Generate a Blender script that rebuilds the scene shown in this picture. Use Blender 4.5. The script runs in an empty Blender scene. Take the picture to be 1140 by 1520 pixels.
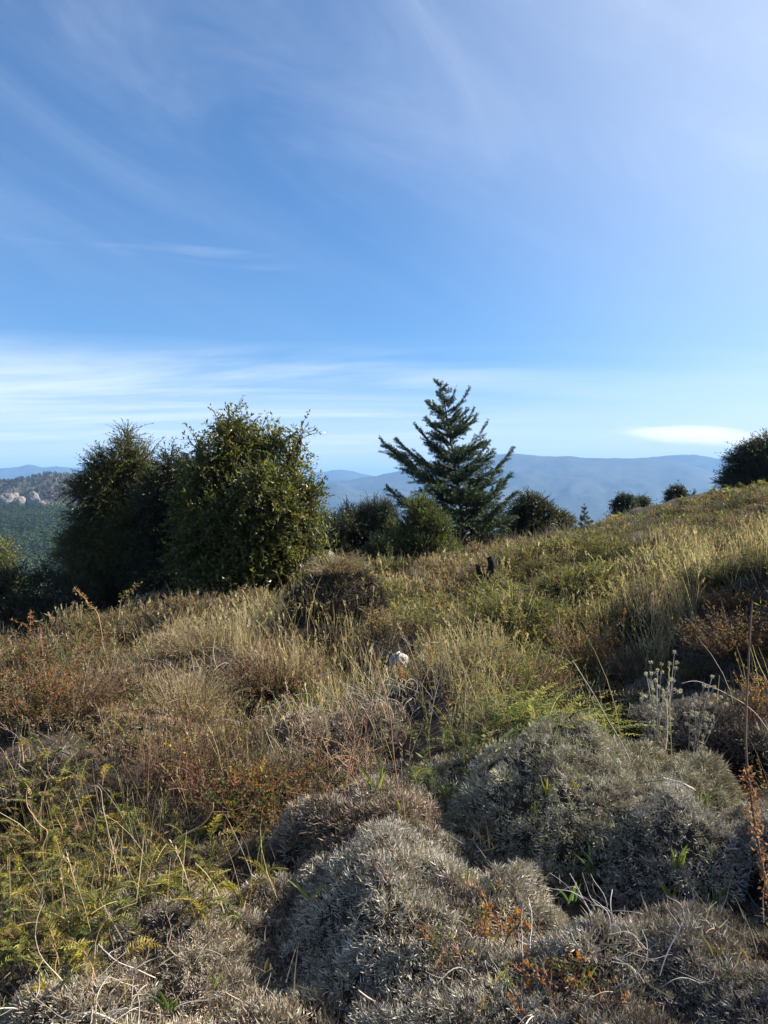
import bpy, math
import numpy as np
from mathutils import Vector

RNG = np.random.default_rng(7)
SC = bpy.context.scene
COL = SC.collection
R = math.radians
PI = math.pi

# ------------------------------------------------------------------ camera frame
EYE = 1.62
F = 1140.0                       # focal length in photo pixels
PITCH = -math.atan(40.0 / F)     # horizon lies 40 px under the middle
CP, SP = math.cos(PITCH), math.sin(PITCH)


def at(px, py, d):
    """World point at depth y = d that the photo shows at pixel (px, py)."""
    u, v = (px - 570.0) / F, (760.0 - py) / F
    dx, dy, dz = u, CP - v * SP, SP + v * CP
    t = d / dy
    return np.array([dx * t, d, EYE + dz * t])


def project(x, y, z):
    z = z - EYE
    f = y * CP + z * SP
    v = -y * SP + z * CP
    f = np.maximum(f, 0.05)
    return 570 + F * x / f, 760 - F * v / f


# ------------------------------------------------------------------ noise
def _hash(i, j, k, seed):
    h = (i.astype(np.int64) * 374761393 + j.astype(np.int64) * 668265263 + k.astype(np.int64) * 2147483647 + seed * 974711) & 0xffffffff
    h = ((h ^ (h >> 13)) * 1274126177) & 0xffffffff
    h = h ^ (h >> 16)
    return (h & 0xffff) / 65535.0


def vnoise(x, y, z=None, seed=0):
    x = np.asarray(x, float); y = np.asarray(y, float)
    z = np.zeros_like(x) if z is None else np.asarray(z, float)
    xi, yi, zi = np.floor(x), np.floor(y), np.floor(z)
    fx, fy, fz = x - xi, y - yi, z - zi
    fx, fy, fz = [t * t * (3 - 2 * t) for t in (fx, fy, fz)]
    out = 0
    for a in (0, 1):
        for b in (0, 1):
            for c in (0, 1):
                w = (fx if a else 1 - fx) * (fy if b else 1 - fy) * (fz if c else 1 - fz)
                out = out + w * _hash(xi + a, yi + b, zi + c, seed)
    return out * 2 - 1


def fbm(x, y, z=None, seed=0, o=4, gain=.5):
    s, a, t = 0, 1.0, 0
    for i in range(o):
        f = 2.03 ** i
        s = s + a * vnoise(x * f, y * f, None if z is None else z * f, seed + i * 17)
        t += a; a *= gain
    return s / t


def sstep(x, a, b):
    t = np.clip((np.asarray(x, float) - a) / (b - a), 0, 1)
    return t * t * (3 - 2 * t)


def nrm(v):
    return v / np.maximum(np.linalg.norm(v, axis=-1, keepdims=True), 1e-9)


def rdir(n):
    return nrm(RNG.normal(size=(n, 3)))


def U(a, b, n=None):
    return RNG.uniform(a, b, n)


# ------------------------------------------------------------------ mesh building
class MB:
    def __init__(self):
        self.V, self.C, self.T, self.Q, self.n = [], [], [], [], 0

    def add(self, V, Fc, C):
        V = np.asarray(V, np.float32).reshape(-1, 3)
        Fc = np.asarray(Fc, np.int64)
        if len(V) == 0 or len(Fc) == 0:
            return
        C = np.asarray(C, np.float32)
        if C.ndim == 1:
            C = np.broadcast_to(C, (len(V), 3))
        self.V.append(V); self.C.append(C)
        (self.T if Fc.shape[1] == 3 else self.Q).append(Fc + self.n)
        self.n += len(V)

    def build(self, name, mat, parent=None, smooth=False, loc=None):
        V = np.concatenate(self.V); C = np.concatenate(self.C)
        if loc is not None:
            V = V - np.asarray(loc, np.float32)
        T = np.concatenate(self.T) if self.T else np.zeros((0, 3), np.int64)
        Q = np.concatenate(self.Q) if self.Q else np.zeros((0, 4), np.int64)
        me = bpy.data.meshes.new(name)
        me.vertices.add(len(V)); me.vertices.foreach_set('co', V.astype(np.float32).ravel())
        li = np.concatenate([T.ravel(), Q.ravel()]).astype(np.int32)
        me.loops.add(len(li)); me.loops.foreach_set('vertex_index', li)
        npol = len(T) + len(Q)
        me.polygons.add(npol)
        ls = np.concatenate([np.arange(len(T)) * 3, len(T) * 3 + np.arange(len(Q)) * 4]).astype(np.int32)
        me.polygons.foreach_set('loop_start', ls)
        me.polygons.foreach_set('use_smooth', np.full(npol, smooth))
        a = me.attributes.new('Col', 'FLOAT_COLOR', 'POINT')
        a.data.foreach_set('color', np.concatenate([np.clip(C, 0, 1), np.ones((len(C), 1))], 1).astype(np.float32).ravel())
        me.update(calc_edges=True)
        me.materials.append(mat)
        o = bpy.data.objects.new(name, me)
        COL.objects.link(o)
        if parent is not None:
            o.parent = parent
        if loc is not None and parent is None:
            o.location = loc
        return o


def grid_faces(a, b, wrap=False):
    """quads of an a x b vertex grid"""
    i, j = np.meshgrid(np.arange(a - 1), np.arange(b if wrap else b - 1), indexing='ij')
    i, j = i.ravel(), j.ravel(); k = (j + 1) % b
    return np.stack([i * b + j, i * b + k, (i + 1) * b + k, (i + 1) * b + j], 1)


def perp(D, ref=None):
    if ref is None:
        ref = rdir(len(D))
    return nrm(np.cross(D, ref))


def leaves(mb, P, A, S, L, W, C, fold=.25, mid=.45):
    """Diamond leaf: base, two sides lifted by the fold, tip."""
    n = len(P)
    if n == 0:
        return
    L = np.broadcast_to(np.asarray(L, float), (n,))[:, None]; W = np.broadcast_to(np.asarray(W, float), (n,))[:, None]
    N = np.cross(A, S)
    m = P + A * L * mid + N * W * fold
    V = np.stack([P, m + S * W * .5, P + A * L, m - S * W * .5], 1)
    b = np.arange(n)[:, None] * 4
    Fq = np.concatenate([b + [0, 1, 2], b + [0, 2, 3]], 0)
    C = np.broadcast_to(C, (n, 3))
    mb.add(V, Fq, np.repeat(C, 4, 0))


def blades(mb, P, D, B, L, W, C0, C1, seg=3, S=None, pw=.8):
    """Ribbon blades: P + D*L*t + B*L*t^2, tapering to a point."""
    n = len(P)
    if n == 0:
        return
    L = np.broadcast_to(np.asarray(L, float), (n,)); W = np.broadcast_to(np.asarray(W, float), (n,))
    C0 = np.broadcast_to(C0, (n, 3)); C1 = np.broadcast_to(C1, (n, 3))
    if S is None:
        S = perp(D)
    t = np.linspace(0, 1, seg + 1)
    X = P[:, None] + D[:, None] * (L[:, None] * t)[:, :, None] + B[:, None] * (L[:, None] * t ** 2)[:, :, None]
    w = (W[:, None] * np.maximum(1 - t, .06) ** pw)[:, :, None] * .5
    V = np.stack([X - S[:, None] * w, X + S[:, None] * w], 2)        # n, seg+1, 2, 3
    k = (seg + 1) * 2
    f = np.array([[2 * i, 2 * i + 1, 2 * i + 3, 2 * i + 2] for i in range(seg)])
    Fq = (np.arange(n)[:, None, None] * k + f[None]).reshape(-1, 4)
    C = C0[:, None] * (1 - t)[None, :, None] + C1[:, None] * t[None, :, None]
    mb.add(V.reshape(-1, 3), Fq, np.repeat(C, 2, 1).reshape(-1, 3))


def tubes(mb, X, Rr, C, sides=3):
    """X (n,k,3) paths, Rr (n,k) radii."""
    n, k, _ = X.shape
    if n == 0:
        return
    T = nrm(np.gradient(X, axis=1))
    ref = rdir(n)[:, None] * np.ones((1, k, 1))
    A = nrm(np.cross(T, ref)); Bv = np.cross(T, A)
    th = np.arange(sides) / sides * 2 * PI
    V = X[:, :, None] + Rr[:, :, None, None] * (A[:, :, None] * np.cos(th)[None, None, :, None] + Bv[:, :, None] * np.sin(th)[None, None, :, None])
    f = grid_faces(k, sides, True)
    Fq = (np.arange(n)[:, None, None] * k * sides + f[None]).reshape(-1, 4)
    C = np.asarray(C, float)
    if C.ndim == 1:
        C = np.broadcast_to(C, (n, 3))
    if C.ndim == 2:
        C = np.broadcast_to(C[:, None], (n, k, 3))
    mb.add(V.reshape(-1, 3), Fq, np.repeat(C.reshape(-1, 3), sides, 0))


def mixc(a, b, t):
    t = np.asarray(t)[:, None]
    return np.asarray(a) * (1 - t) + np.asarray(b) * t


def pick(cols, n, p=None, jit=.12):
    """n colours drawn from a palette, each a little varied in value."""
    c = np.asarray(cols, float)[RNG.choice(len(cols), n, p=p)]
    return np.clip(c * (1 + RNG.normal(0, jit, (n, 1))) * (1 + RNG.normal(0, .04, (n, 3))), .004, .95)


# ------------------------------------------------------------------ tags
def tag(o, label=None, cat=None, group=None, kind=None):
    if label: o['label'] = label
    if cat: o['category'] = cat
    if group: o['group'] = group
    if kind: o['kind'] = kind
    return o


def empty(name, loc, label, cat, group=None):
    o = bpy.data.objects.new(name, None)
    o.empty_display_size = .2
    o.location = loc
    COL.objects.link(o)
    return tag(o, label, cat, group)


# ------------------------------------------------------------------ materials
def foliage_mat(name, trans=.3, rough=.55, spec=.3, nscale=3.0, var=.35, tint=1.25, hue=.0):
    m = bpy.data.materials.new(name); m.use_nodes = True
    nt = m.node_tree; nt.nodes.clear()
    N, Lk = nt.nodes.new, nt.links.new
    out = N('ShaderNodeOutputMaterial')
    at_ = N('ShaderNodeAttribute'); at_.attribute_name = 'Col'
    geo = N('ShaderNodeNewGeometry')
    no = N('ShaderNodeTexNoise'); no.inputs['Scale'].default_value = nscale; no.inputs['Detail'].default_value = 3
    Lk(geo.outputs['Position'], no.inputs['Vector'])
    mr = N('ShaderNodeMapRange'); mr.inputs[1].default_value = .3; mr.inputs[2].default_value = .7
    mr.inputs[3].default_value = 1 - var; mr.inputs[4].default_value = 1 + var
    Lk(no.outputs['Fac'], mr.inputs[0])
    mul = N('ShaderNodeVectorMath'); mul.operation = 'SCALE'
    Lk(at_.outputs['Color'], mul.inputs[0]); Lk(mr.outputs[0], mul.inputs['Scale'])
    pb = N('ShaderNodeBsdfPrincipled')
    pb.inputs['Roughness'].default_value = rough
    pb.inputs['Specular IOR Level'].default_value = spec
    Lk(mul.outputs[0], pb.inputs['Base Color'])
    if trans > 0:
        tr = N('ShaderNodeBsdfTranslucent')
        sc = N('ShaderNodeVectorMath'); sc.operation = 'MULTIPLY'; sc.inputs[1].default_value = (tint, tint * 1.02, tint * .6)
        Lk(mul.outputs[0], sc.inputs[0]); Lk(sc.outputs[0], tr.inputs['Color'])
        mx = N('ShaderNodeMixShader'); mx.inputs[0].default_value = trans
        Lk(pb.outputs[0], mx.inputs[1]); Lk(tr.outputs[0], mx.inputs[2]); Lk(mx.outputs[0], out.inputs['Surface'])
    else:
        Lk(pb.outputs[0], out.inputs['Surface'])
    return m


def solid_mat(name, c1, c2, scale, rough=.9, bump=.0, detail=6, attr=False, c3=None, scale2=None):
    """Two or three colours mixed by noise, with noise bump."""
    m = bpy.data.materials.new(name); m.use_nodes = True
    nt = m.node_tree; nt.nodes.clear()
    N, Lk = nt.nodes.new, nt.links.new
    out = N('ShaderNodeOutputMaterial'); pb = N('ShaderNodeBsdfPrincipled')
    pb.inputs['Roughness'].default_value = rough; pb.inputs['Specular IOR Level'].default_value = .2
    geo = N('ShaderNodeNewGeometry')
    no = N('ShaderNodeTexNoise'); no.inputs['Scale'].default_value = scale; no.inputs['Detail'].default_value = detail
    no.inputs['Roughness'].default_value = .62
    Lk(geo.outputs['Position'], no.inputs['Vector'])
    cr = N('ShaderNodeValToRGB')
    cr.color_ramp.elements[0].position = .38; cr.color_ramp.elements[1].position = .62
    cr.color_ramp.elements[0].color = (*c1, 1); cr.color_ramp.elements[1].color = (*c2, 1)
    Lk(no.outputs['Fac'], cr.inputs[0])
    src = cr.outputs[0]
    if c3 is not None:
        n2 = N('ShaderNodeTexNoise'); n2.inputs['Scale'].default_value = scale2; n2.inputs['Detail'].default_value = 5
        Lk(geo.outputs['Position'], n2.inputs['Vector'])
        r2 = N('ShaderNodeMapRange'); r2.inputs[1].default_value = .5; r2.inputs[2].default_value = .62
        Lk(n2.outputs['Fac'], r2.inputs[0])
        mx = N('ShaderNodeMix'); mx.data_type = 'RGBA'
        Lk(r2.outputs[0], mx.inputs[0]); Lk(src, mx.inputs[6]); mx.inputs[7].default_value = (*c3, 1)
        src = mx.outputs[2]
    if attr:
        a = N('ShaderNodeAttribute'); a.attribute_name = 'Col'
        mu = N('ShaderNodeMix'); mu.data_type = 'RGBA'; mu.blend_type = 'MULTIPLY'; mu.inputs[0].default_value = 1
        Lk(src, mu.inputs[6]); Lk(a.outputs['Color'], mu.inputs[7]); src = mu.outputs[2]
    Lk(src, pb.inputs['Base Color'])
    if bump:
        b = N('ShaderNodeBump'); b.inputs['Strength'].default_value = .8; b.inputs['Distance'].default_value = bump
        Lk(no.outputs['Fac'], b.inputs['Height']); Lk(b.outputs[0], pb.inputs['Normal'])
    Lk(pb.outputs[0], out.inputs['Surface'])
    return m


MAT = dict(
    leaf=foliage_mat('broad_leaf', trans=.42, rough=.42, spec=.5, nscale=1.6, var=.3),
    needle=foliage_mat('conifer_needle', trans=.12, rough=.5, spec=.35, nscale=2.0, var=.3),
    herb=foliage_mat('herb_leaf', trans=.44, rough=.65, spec=.2, nscale=1.5, var=.3),
    dry=foliage_mat('dry_stem', trans=.36, rough=.7, spec=.2, nscale=2.2, var=.3, tint=1.1),
    cushion=foliage_mat('silver_cushion_leaf', trans=.15, rough=.75, spec=.1, nscale=5.0, var=.28, tint=1.0),
    twig=foliage_mat('dead_twig', trans=0, rough=.8, spec=.2, nscale=9.0, var=.35),
    bark=solid_mat('grey_bark', (.05, .04, .03), (.16, .135, .11), 14, bump=.02),
    soil=solid_mat('dry_hillside_soil', (.014, .011, .008), (.055, .042, .03), 11, bump=.05, c3=(.05, .045, .02), scale2=.02),
    mountain=solid_mat('forested_mountain', (.012, .020, .014), (.05, .047, .032), .0022, detail=9),
    hill=solid_mat('wooded_hill_soil', (.05, .05, .03), (.12, .10, .06), .03, detail=8),
    rock=solid_mat('pale_granite', (.11, .095, .08), (.27, .235, .20), .09, bump=1.5, detail=8),
    stone=solid_mat('white_quartz_stone', (.30, .27, .22), (.68, .65, .60), 30, bump=.02, c3=(.22, .20, .14), scale2=14),
    char=solid_mat('charred_wood', (.008, .007, .007), (.035, .03, .028), 25, bump=.01),
)
SKY_STRENGTH = .057
SKY_TINT = (.58, .88, 1.14)
CLOUD = (7.7, 8.2, 8.9)
HAZE_DENSITY = 8.6e-5
HAZE_COLOR = (.29, .57, 1.0)
EXPOSURE = 1.36
HAZE_TOP = 480.0

# ------------------------------------------------------------------ sun, sky
SUN_AZ, SUN_EL = R(77), R(36)          # clockwise from the viewing direction
SUN = np.array([math.sin(SUN_AZ) * math.cos(SUN_EL), math.cos(SUN_AZ) * math.cos(SUN_EL), math.sin(SUN_EL)])
ld = bpy.data.lights.new('sun', 'SUN'); ld.energy = 5.0; ld.angle = R(.5); ld.color = (1, .93, .82)
lo = bpy.data.objects.new('sun', ld); COL.objects.link(lo)
lo.rotation_euler = Vector(-SUN).to_track_quat('-Z', 'Y').to_euler()

W = bpy.data.worlds.new('World'); SC.world = W; W.use_nodes = True
nt = W.node_tree; nt.nodes.clear()
N, Lk = nt.nodes.new, nt.links.new


def vm(op, a, b=None, s=None):
    n = N('ShaderNodeVectorMath'); n.operation = op
    for i, v in enumerate((a, b)):
        if v is None: continue
        if isinstance(v, (tuple, list)): n.inputs[i].default_value = v
        else: Lk(v, n.inputs[i])
    if s is not None:
        if isinstance(s, (int, float)): n.inputs['Scale'].default_value = s
        else: Lk(s, n.inputs['Scale'])
    return n


def ma(op, a, b=None, c=None, clamp=False):
    n = N('ShaderNodeMath'); n.operation = op; n.use_clamp = clamp
    for i, v in enumerate((a, b, c)):
        if v is None: continue
        if isinstance(v, (int, float)): n.inputs[i].default_value = v
        else: Lk(v, n.inputs[i])
    return n.outputs[0]


def mr(v, a, b, c=0., d=1., smooth=True):
    n = N('ShaderNodeMapRange')
    if smooth: n.interpolation_type = 'SMOOTHSTEP'
    Lk(v, n.inputs[0])
    for i, q in enumerate((a, b, c, d)): n.inputs[i + 1].default_value = q
    return n.outputs[0]


def noise(vec, scale, detail=6, rough=.55, dist=0.):
    n = N('ShaderNodeTexNoise'); n.inputs['Scale'].default_value = scale; n.inputs['Detail'].default_value = detail
    n.inputs['Roughness'].default_value = rough; n.inputs['Distortion'].default_value = dist
    Lk(vec, n.inputs['Vector']); return n.outputs['Fac']


wout = N('ShaderNodeOutputWorld'); bg = N('ShaderNodeBackground')
sky = N('ShaderNodeTexSky'); sky.sky_type = 'NISHITA'; sky.sun_disc = False
sky.sun_elevation = SUN_EL; sky.sun_rotation = SUN_AZ
sky.altitude = 600; sky.air_density = 1.0; sky.dust_density = 1.2; sky.ozone_density = 3.0
tc = N('ShaderNodeTexCoord')
dirv = tc.outputs['Generated']
sep = N('ShaderNodeSeparateXYZ'); Lk(dirv, sep.inputs[0])
dz = ma('MAXIMUM', sep.outputs[2], 0.0)
inv = ma('DIVIDE', 1.0, ma('ADD', dz, .06))
flat = vm('SCALE', dirv, s=inv).outputs[0]                    # the sheet of high cloud seen from below
# long thin bands low in the sky (they lie across the view), drawn out along x
mp = N('ShaderNodeMapping'); Lk(flat, mp.inputs[0]); mp.inputs['Rotation'].default_value = (0, 0, R(-14)); mp.inputs['Scale'].default_value = (.24, .85, .3)
bands = mr(noise(mp.outputs[0], 1.25, 8, .60, .8), .32, .74)
elev_low = ma('MULTIPLY', mr(sep.outputs[2], .015, .06), mr(sep.outputs[2], .19, .13))
az0 = ma('ARCTAN2', sep.outputs[0], sep.outputs[1])
bands = ma('MULTIPLY', ma('MULTIPLY', bands, elev_low), mr(az0, R(16), R(-6), .25, 1.0))
# soft veils higher up
cmb = N('ShaderNodeCombineXYZ'); Lk(ma('ARCTAN2', sep.outputs[0], sep.outputs[1]), cmb.inputs[0]); Lk(ma('ARCSINE', sep.outputs[2]), cmb.inputs[1])
mp2 = N('ShaderNodeMapping'); mp2.vector_type = 'TEXTURE'; Lk(cmb.outputs[0], mp2.inputs[0]); mp2.inputs['Rotation'].default_value = (0, 0, R(-32)); mp2.inputs['Scale'].default_value = (.75, .24, 1)
mp2.inputs['Location'].default_value = (3.1, 1.7, 0)
veil = mr(noise(mp2.outputs[0], 1.1, 8, .62, 1.2), .36, .80)
veil = ma('MULTIPLY', veil, mr(sep.outputs[2], .1, .45))
# more veil towards the sun
sd = vm('DOT_PRODUCT', dirv, tuple(SUN)).outputs['Value']
glow = mr(sd, .40, .95)
veil = ma('MULTIPLY', veil, ma('ADD', .38, ma('MULTIPLY', glow, .6)))
# one small lens-shaped cloud low on the right
az = ma('ARCTAN2', sep.outputs[0], sep.outputs[1])
la = ma('DIVIDE', ma('SUBTRACT', az, R(22.6)), R(6.4))
el = ma('DIVIDE', ma('SUBTRACT', ma('SUBTRACT', sep.outputs[2], .058), ma('MULTIPLY', la, -.009)), .0135)
r2 = ma('ADD', ma('POWER', ma('ABSOLUTE', la), 2.0), ma('POWER', ma('ABSOLUTE', el), 2.0))
mp3 = N('ShaderNodeMapping'); Lk(dirv, mp3.inputs[0]); mp3.inputs['Scale'].default_value = (8, 8, 40)
lens = mr(ma('ADD', r2, ma('MULTIPLY', ma('SUBTRACT', noise(mp3.outputs[0], 1.5, 5), .5), 1.3)), 1.1, -.1)
# wisp above the middle left
la2 = ma('DIVIDE', ma('ADD', az, R(17)), R(14))
el2 = ma('DIVIDE', ma('SUBTRACT', ma('SUBTRACT', sep.outputs[2], .276), ma('MULTIPLY', la2, -.004)), .016)
r3 = ma('ADD', ma('POWER', ma('ABSOLUTE', la2), 2.0), ma('POWER', ma('ABSOLUTE', el2), 2.0))
mp4 = N('ShaderNodeMapping'); Lk(dirv, mp4.inputs[0]); mp4.inputs['Scale'].default_value = (3, 3, 26)
wisp = ma('MULTIPLY', mr(ma('ADD', r3, ma('MULTIPLY', ma('SUBTRACT', noise(mp4.outputs[0], 2, 6), .5), 3.2)), 1.0, -.9), .26)
# pale air near the horizon and round the sun
hor = ma('MULTIPLY', mr(sep.outputs[2], .17, .0), .74)
aur = mr(sd, .30, .95, 0, .56)
cl = ma('MAXIMUM', ma('MULTIPLY', bands, .82), ma('MULTIPLY', veil, .46))
cl = ma('MAXIMUM', cl, wisp)
cl = ma('MAXIMUM', cl, ma('MULTIPLY', lens, .92))
cl = ma('ADD', cl, ma('MULTIPLY', ma('SUBTRACT', 1.0, cl), ma('ADD', hor, aur, clamp=True)), clamp=True)
tintn = vm('MULTIPLY', sky.outputs[0], SKY_TINT)
mx = N('ShaderNodeMix'); mx.data_type = 'RGBA'
Lk(cl, mx.inputs[0]); Lk(tintn.outputs[0], mx.inputs[6]); mx.inputs[7].default_value = (*CLOUD, 1)
m2 = N('ShaderNodeMix'); m2.data_type = 'RGBA'
Lk(ma('MULTIPLY', lens, .9), m2.inputs[0]); Lk(mx.outputs[2], m2.inputs[6]); m2.inputs[7].default_value = (11.5, 10.6, 9.8, 1)
Lk(m2.outputs[2], bg.inputs['Color']); bg.inputs['Strength'].default_value = SKY_STRENGTH
Lk(bg.outputs[0], wout.inputs['Surface'])

# ------------------------------------------------------------------ terrain
_dome_rng = np.random.default_rng(3)
_DN = 40
_DC = 1.05
_dome = dict(x=_dome_rng.uniform(.1, .9, (_DN, _DN)), y=_dome_rng.uniform(.1, .9, (_DN, _DN)),
             r=_dome_rng.uniform(.38, .78, (_DN, _DN)), h=_dome_rng.uniform(.10, .46, (_DN, _DN)) * (_dome_rng.random((_DN, _DN)) < .8))


def domes(x, y):
    """Rounded hummocks that the scrub grows on."""
    gx, gy = (x + 16) / _DC, y / _DC
    ix, iy = np.floor(gx).astype(int), np.floor(gy).astype(int)
    out = np.zeros_like(x)
    for a in (-1, 0, 1):
        for b in (-1, 0, 1):
            jx, jy = ix + a, iy + b
            ok = (jx >= 0) & (jx < _DN) & (jy >= 0) & (jy < _DN)
            kx, ky = np.clip(jx, 0, _DN - 1), np.clip(jy, 0, _DN - 1)
            d2 = ((gx - jx - _dome['x'][kx, ky]) ** 2 + (gy - jy - _dome['y'][kx, ky]) ** 2) * _DC ** 2 / _dome['r'][kx, ky] ** 2
            out = np.maximum(out, np.where(ok, _dome['h'][kx, ky] * np.clip(1 - d2, 0, 1) ** .6, 0))
    return out


def near_ground(x, y):
    z = .128 * np.clip(x, -9, 16) - .012 * np.clip(x - 3, 0, 14) - .32 * sstep(y, 1, 11)
    z = z + .10 * fbm(x * .5, y * .5, seed=5, o=3)
    z = z + domes(x, y) * sstep(y, 3.6, 5.2) * (1 - .35 * sstep(y, 12, 20))
    # a bank on the right, its near face turned from the sun, with a trough at its foot
    z = z + .50 * sstep(x - 1.75 - .10 * (y - 4.5), 0, 1.3) * sstep(y, 3.9, 5.2) * (1 - sstep(y, 7.5, 11))
    z = z - .42 * np.exp(-((x - 6.5) / 3.6) ** 2) * sstep(y, 12, 19)
    return z - .40 * np.exp(-((x - 1.75 - .10 * (y - 5)) / .42) ** 2 - ((y - 5.6) / 1.6) ** 2)


def brow(x):
    return 16.2 + .85 * np.clip(x, -9, 16)


def ground_z(x, y):
    x = np.asarray(x, float); y = np.asarray(y, float)
    r = np.hypot(x, y); az = np.degrees(np.arctan2(x, np.maximum(y, .01)))
    t = y - brow(x)
    tp = np.clip(t, 0, 400)
    soft = tp * tp / (tp + 9)
    steep = .42 - .28 * sstep(x, 2, 14)
    hill = near_ground(x, np.minimum(y, 60)) - np.where(t < 40, steep * soft, steep * 32.65 + (t - 40) * .42)
    left = -62 + 24 * sstep(r, 500, 1350) + 4 * fbm(x * .006, y * .006, seed=9)
    deep = -150 - 200 * sstep(r, 700, 3500) + 25 * fbm(x * .0012, y * .0012, seed=4)
    valley = left + (deep - left) * sstep(az, -17, -6)
    valley = valley + (-330 - valley) * sstep(r, 3500, 6000)
    w = sstep(t, 60, 320)
    back = hill * (1 - w) + valley * w
    z = np.where(t < 60, hill, np.maximum(back, valley))
    return z


def build_ground():
    th = np.concatenate([np.linspace(-180, -48, 60, endpoint=False), np.linspace(-48, 48, 420, endpoint=False), np.linspace(48, 180, 60, endpoint=False)])
    rr = np.concatenate([[.02], np.geomspace(.3, 26000, 300)])
    TH, RR = np.meshgrid(np.radians(th), rr)
    X, Y = RR * np.sin(TH), RR * np.cos(TH)
    Yf = np.where(np.cos(TH) < 0, 0, Y)
    Z = ground_z(X, Yf)
    far = sstep(np.abs(np.degrees(TH)), 46, 75) * sstep(RR, 30, 400)
    Z = Z * (1 - far) + np.where(RR > 400, -40, near_ground(np.clip(X, -9, 16), np.clip(Y, 0, 20))) * far
    mb = MB()
    mb.add(np.stack([X, Y, Z], -1), grid_faces(len(rr), len(th), True)[:, ::-1], (1, 1, 1))
    o = mb.build('ground', MAT['soil'], smooth=True)
    tag(o, 'sloping hillside ground of dark dry soil under the scrub', 'ground', kind='structure')


build_ground()


def ridge(name, label, D, crest, foot, zfoot, seed, amp, rows=70, cols=320, mat='mountain', thick=.35):
    """A mountain range: crest = list of (px, py) seen at distance D; spurs run down to the foot."""
    px = np.array([c[0] for c in crest], float); py = np.array([c[1] for c in crest], float)
    u = np.linspace(px[0], px[-1], cols)
    v = np.interp(u, px, py)
    X0 = (u - 570) / F * D
    Zc = EYE + (720 - v) / F * D
    Zc = Zc + fbm(X0 / D * 46, np.zeros(cols), seed=seed, o=5) * amp * D / F
    t = np.linspace(-thick, 1, rows)                      # <0 the far side
    T, X = np.meshgrid(t, X0, indexing='ij')
    Zr = np.broadcast_to(Zc, T.shape)
    prof = np.where(T < 0, 1 - np.abs(T) / thick * .9, (1 - np.clip(T, 0, 1)) ** 1.35)
    Z = zfoot + (Zr - zfoot) * prof
    n = 1 - np.abs(fbm(X / D * 9 + T * 1.1, T * 2.2, seed=seed + 3, o=5))
    n2 = fbm(X / D * 30, T * 8, seed=seed + 8, o=4)
    e = np.where(T < 0, 0, np.sin(np.clip(T, 0, 1) * PI) ** .8)
    Z = Z + (n - .75) * (Zr - zfoot) * .42 * e + n2 * (Zr - zfoot) * .05 * e
    Z = np.minimum(Z, Zr + 0 * Z)
    Yd = D - T * (D - foot)
    X = X * Yd / D
    mb = MB()
    mb.add(np.stack([X, Yd, Z], -1), grid_faces(rows, cols), (1, 1, 1))
    o = mb.build(name, MAT[mat], smooth=True)
    tag(o, label, 'mountain', kind='structure')
    return o


ridge('mountain_range', 'broad flat topped blue mountain range behind the tall conifer', 9000,
      [(250, 740), (430, 722), (560, 706), (640, 690), (700, 678), (755, 672), (790, 675), (850, 678), (900, 680), (960, 679), (1000, 684), (1040, 694), (1090, 715), (1150, 728), (1300, 745), (1500, 750)], 5200, -335, 21, 2.2)
ridge('mountain_range', 'farthest pale blue range rising behind the right end', 10600,
      [(600, 735), (760, 690), (900, 686), (985, 676), (1030, 674), (1062, 681), (1085, 677), (1140, 672), (1250, 668), (1400, 680), (1600, 700)], 9100, -350, 5, 2.5)
ridge('mountain_range', 'pale blue peaks seen between the big broadleaf tree and the conifer', 12500,
      [(-250, 745), (200, 735), (380, 722), (440, 709), (470, 701), (505, 697), (530, 701), (560, 707), (600, 703), (640, 712), (760, 730), (900, 750)], 8000, -350, 12, 2.2)
ridge('mountain_range', 'lower hazy foothills below the pale blue peaks', 7400,
      [(100, 780), (380, 742), (470, 722), (500, 716), (540, 730), (590, 727), (650, 742), (760, 765), (900, 775)], 5200, -335, 33, 2.0)
ridge('mountain_range', 'low jagged blue peaks beyond the wooded hill', 10500,
      [(-500, 716), (-160, 704), (-60, 702), (0, 696), (30, 693), (44, 689), (62, 693), (84, 691), (112, 695), (150, 693), (220, 702), (340, 730)], 6500, -300, 41, 1.6)

# ------------------------------------------------------------------ broadleaf trees and bushes
def lobes_from(specs, Y):
    """(px, py, radius px, radius py, depth offset m) -> world ellipsoids"""
    out = []
    for px, py, rx, ry, dy in specs:
        c = at(px, py, Y + dy)
        s = (Y + dy) / F
        out.append((c, np.array([rx * s, (rx + ry) * .5 * s, ry * s])))
    return out


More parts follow.
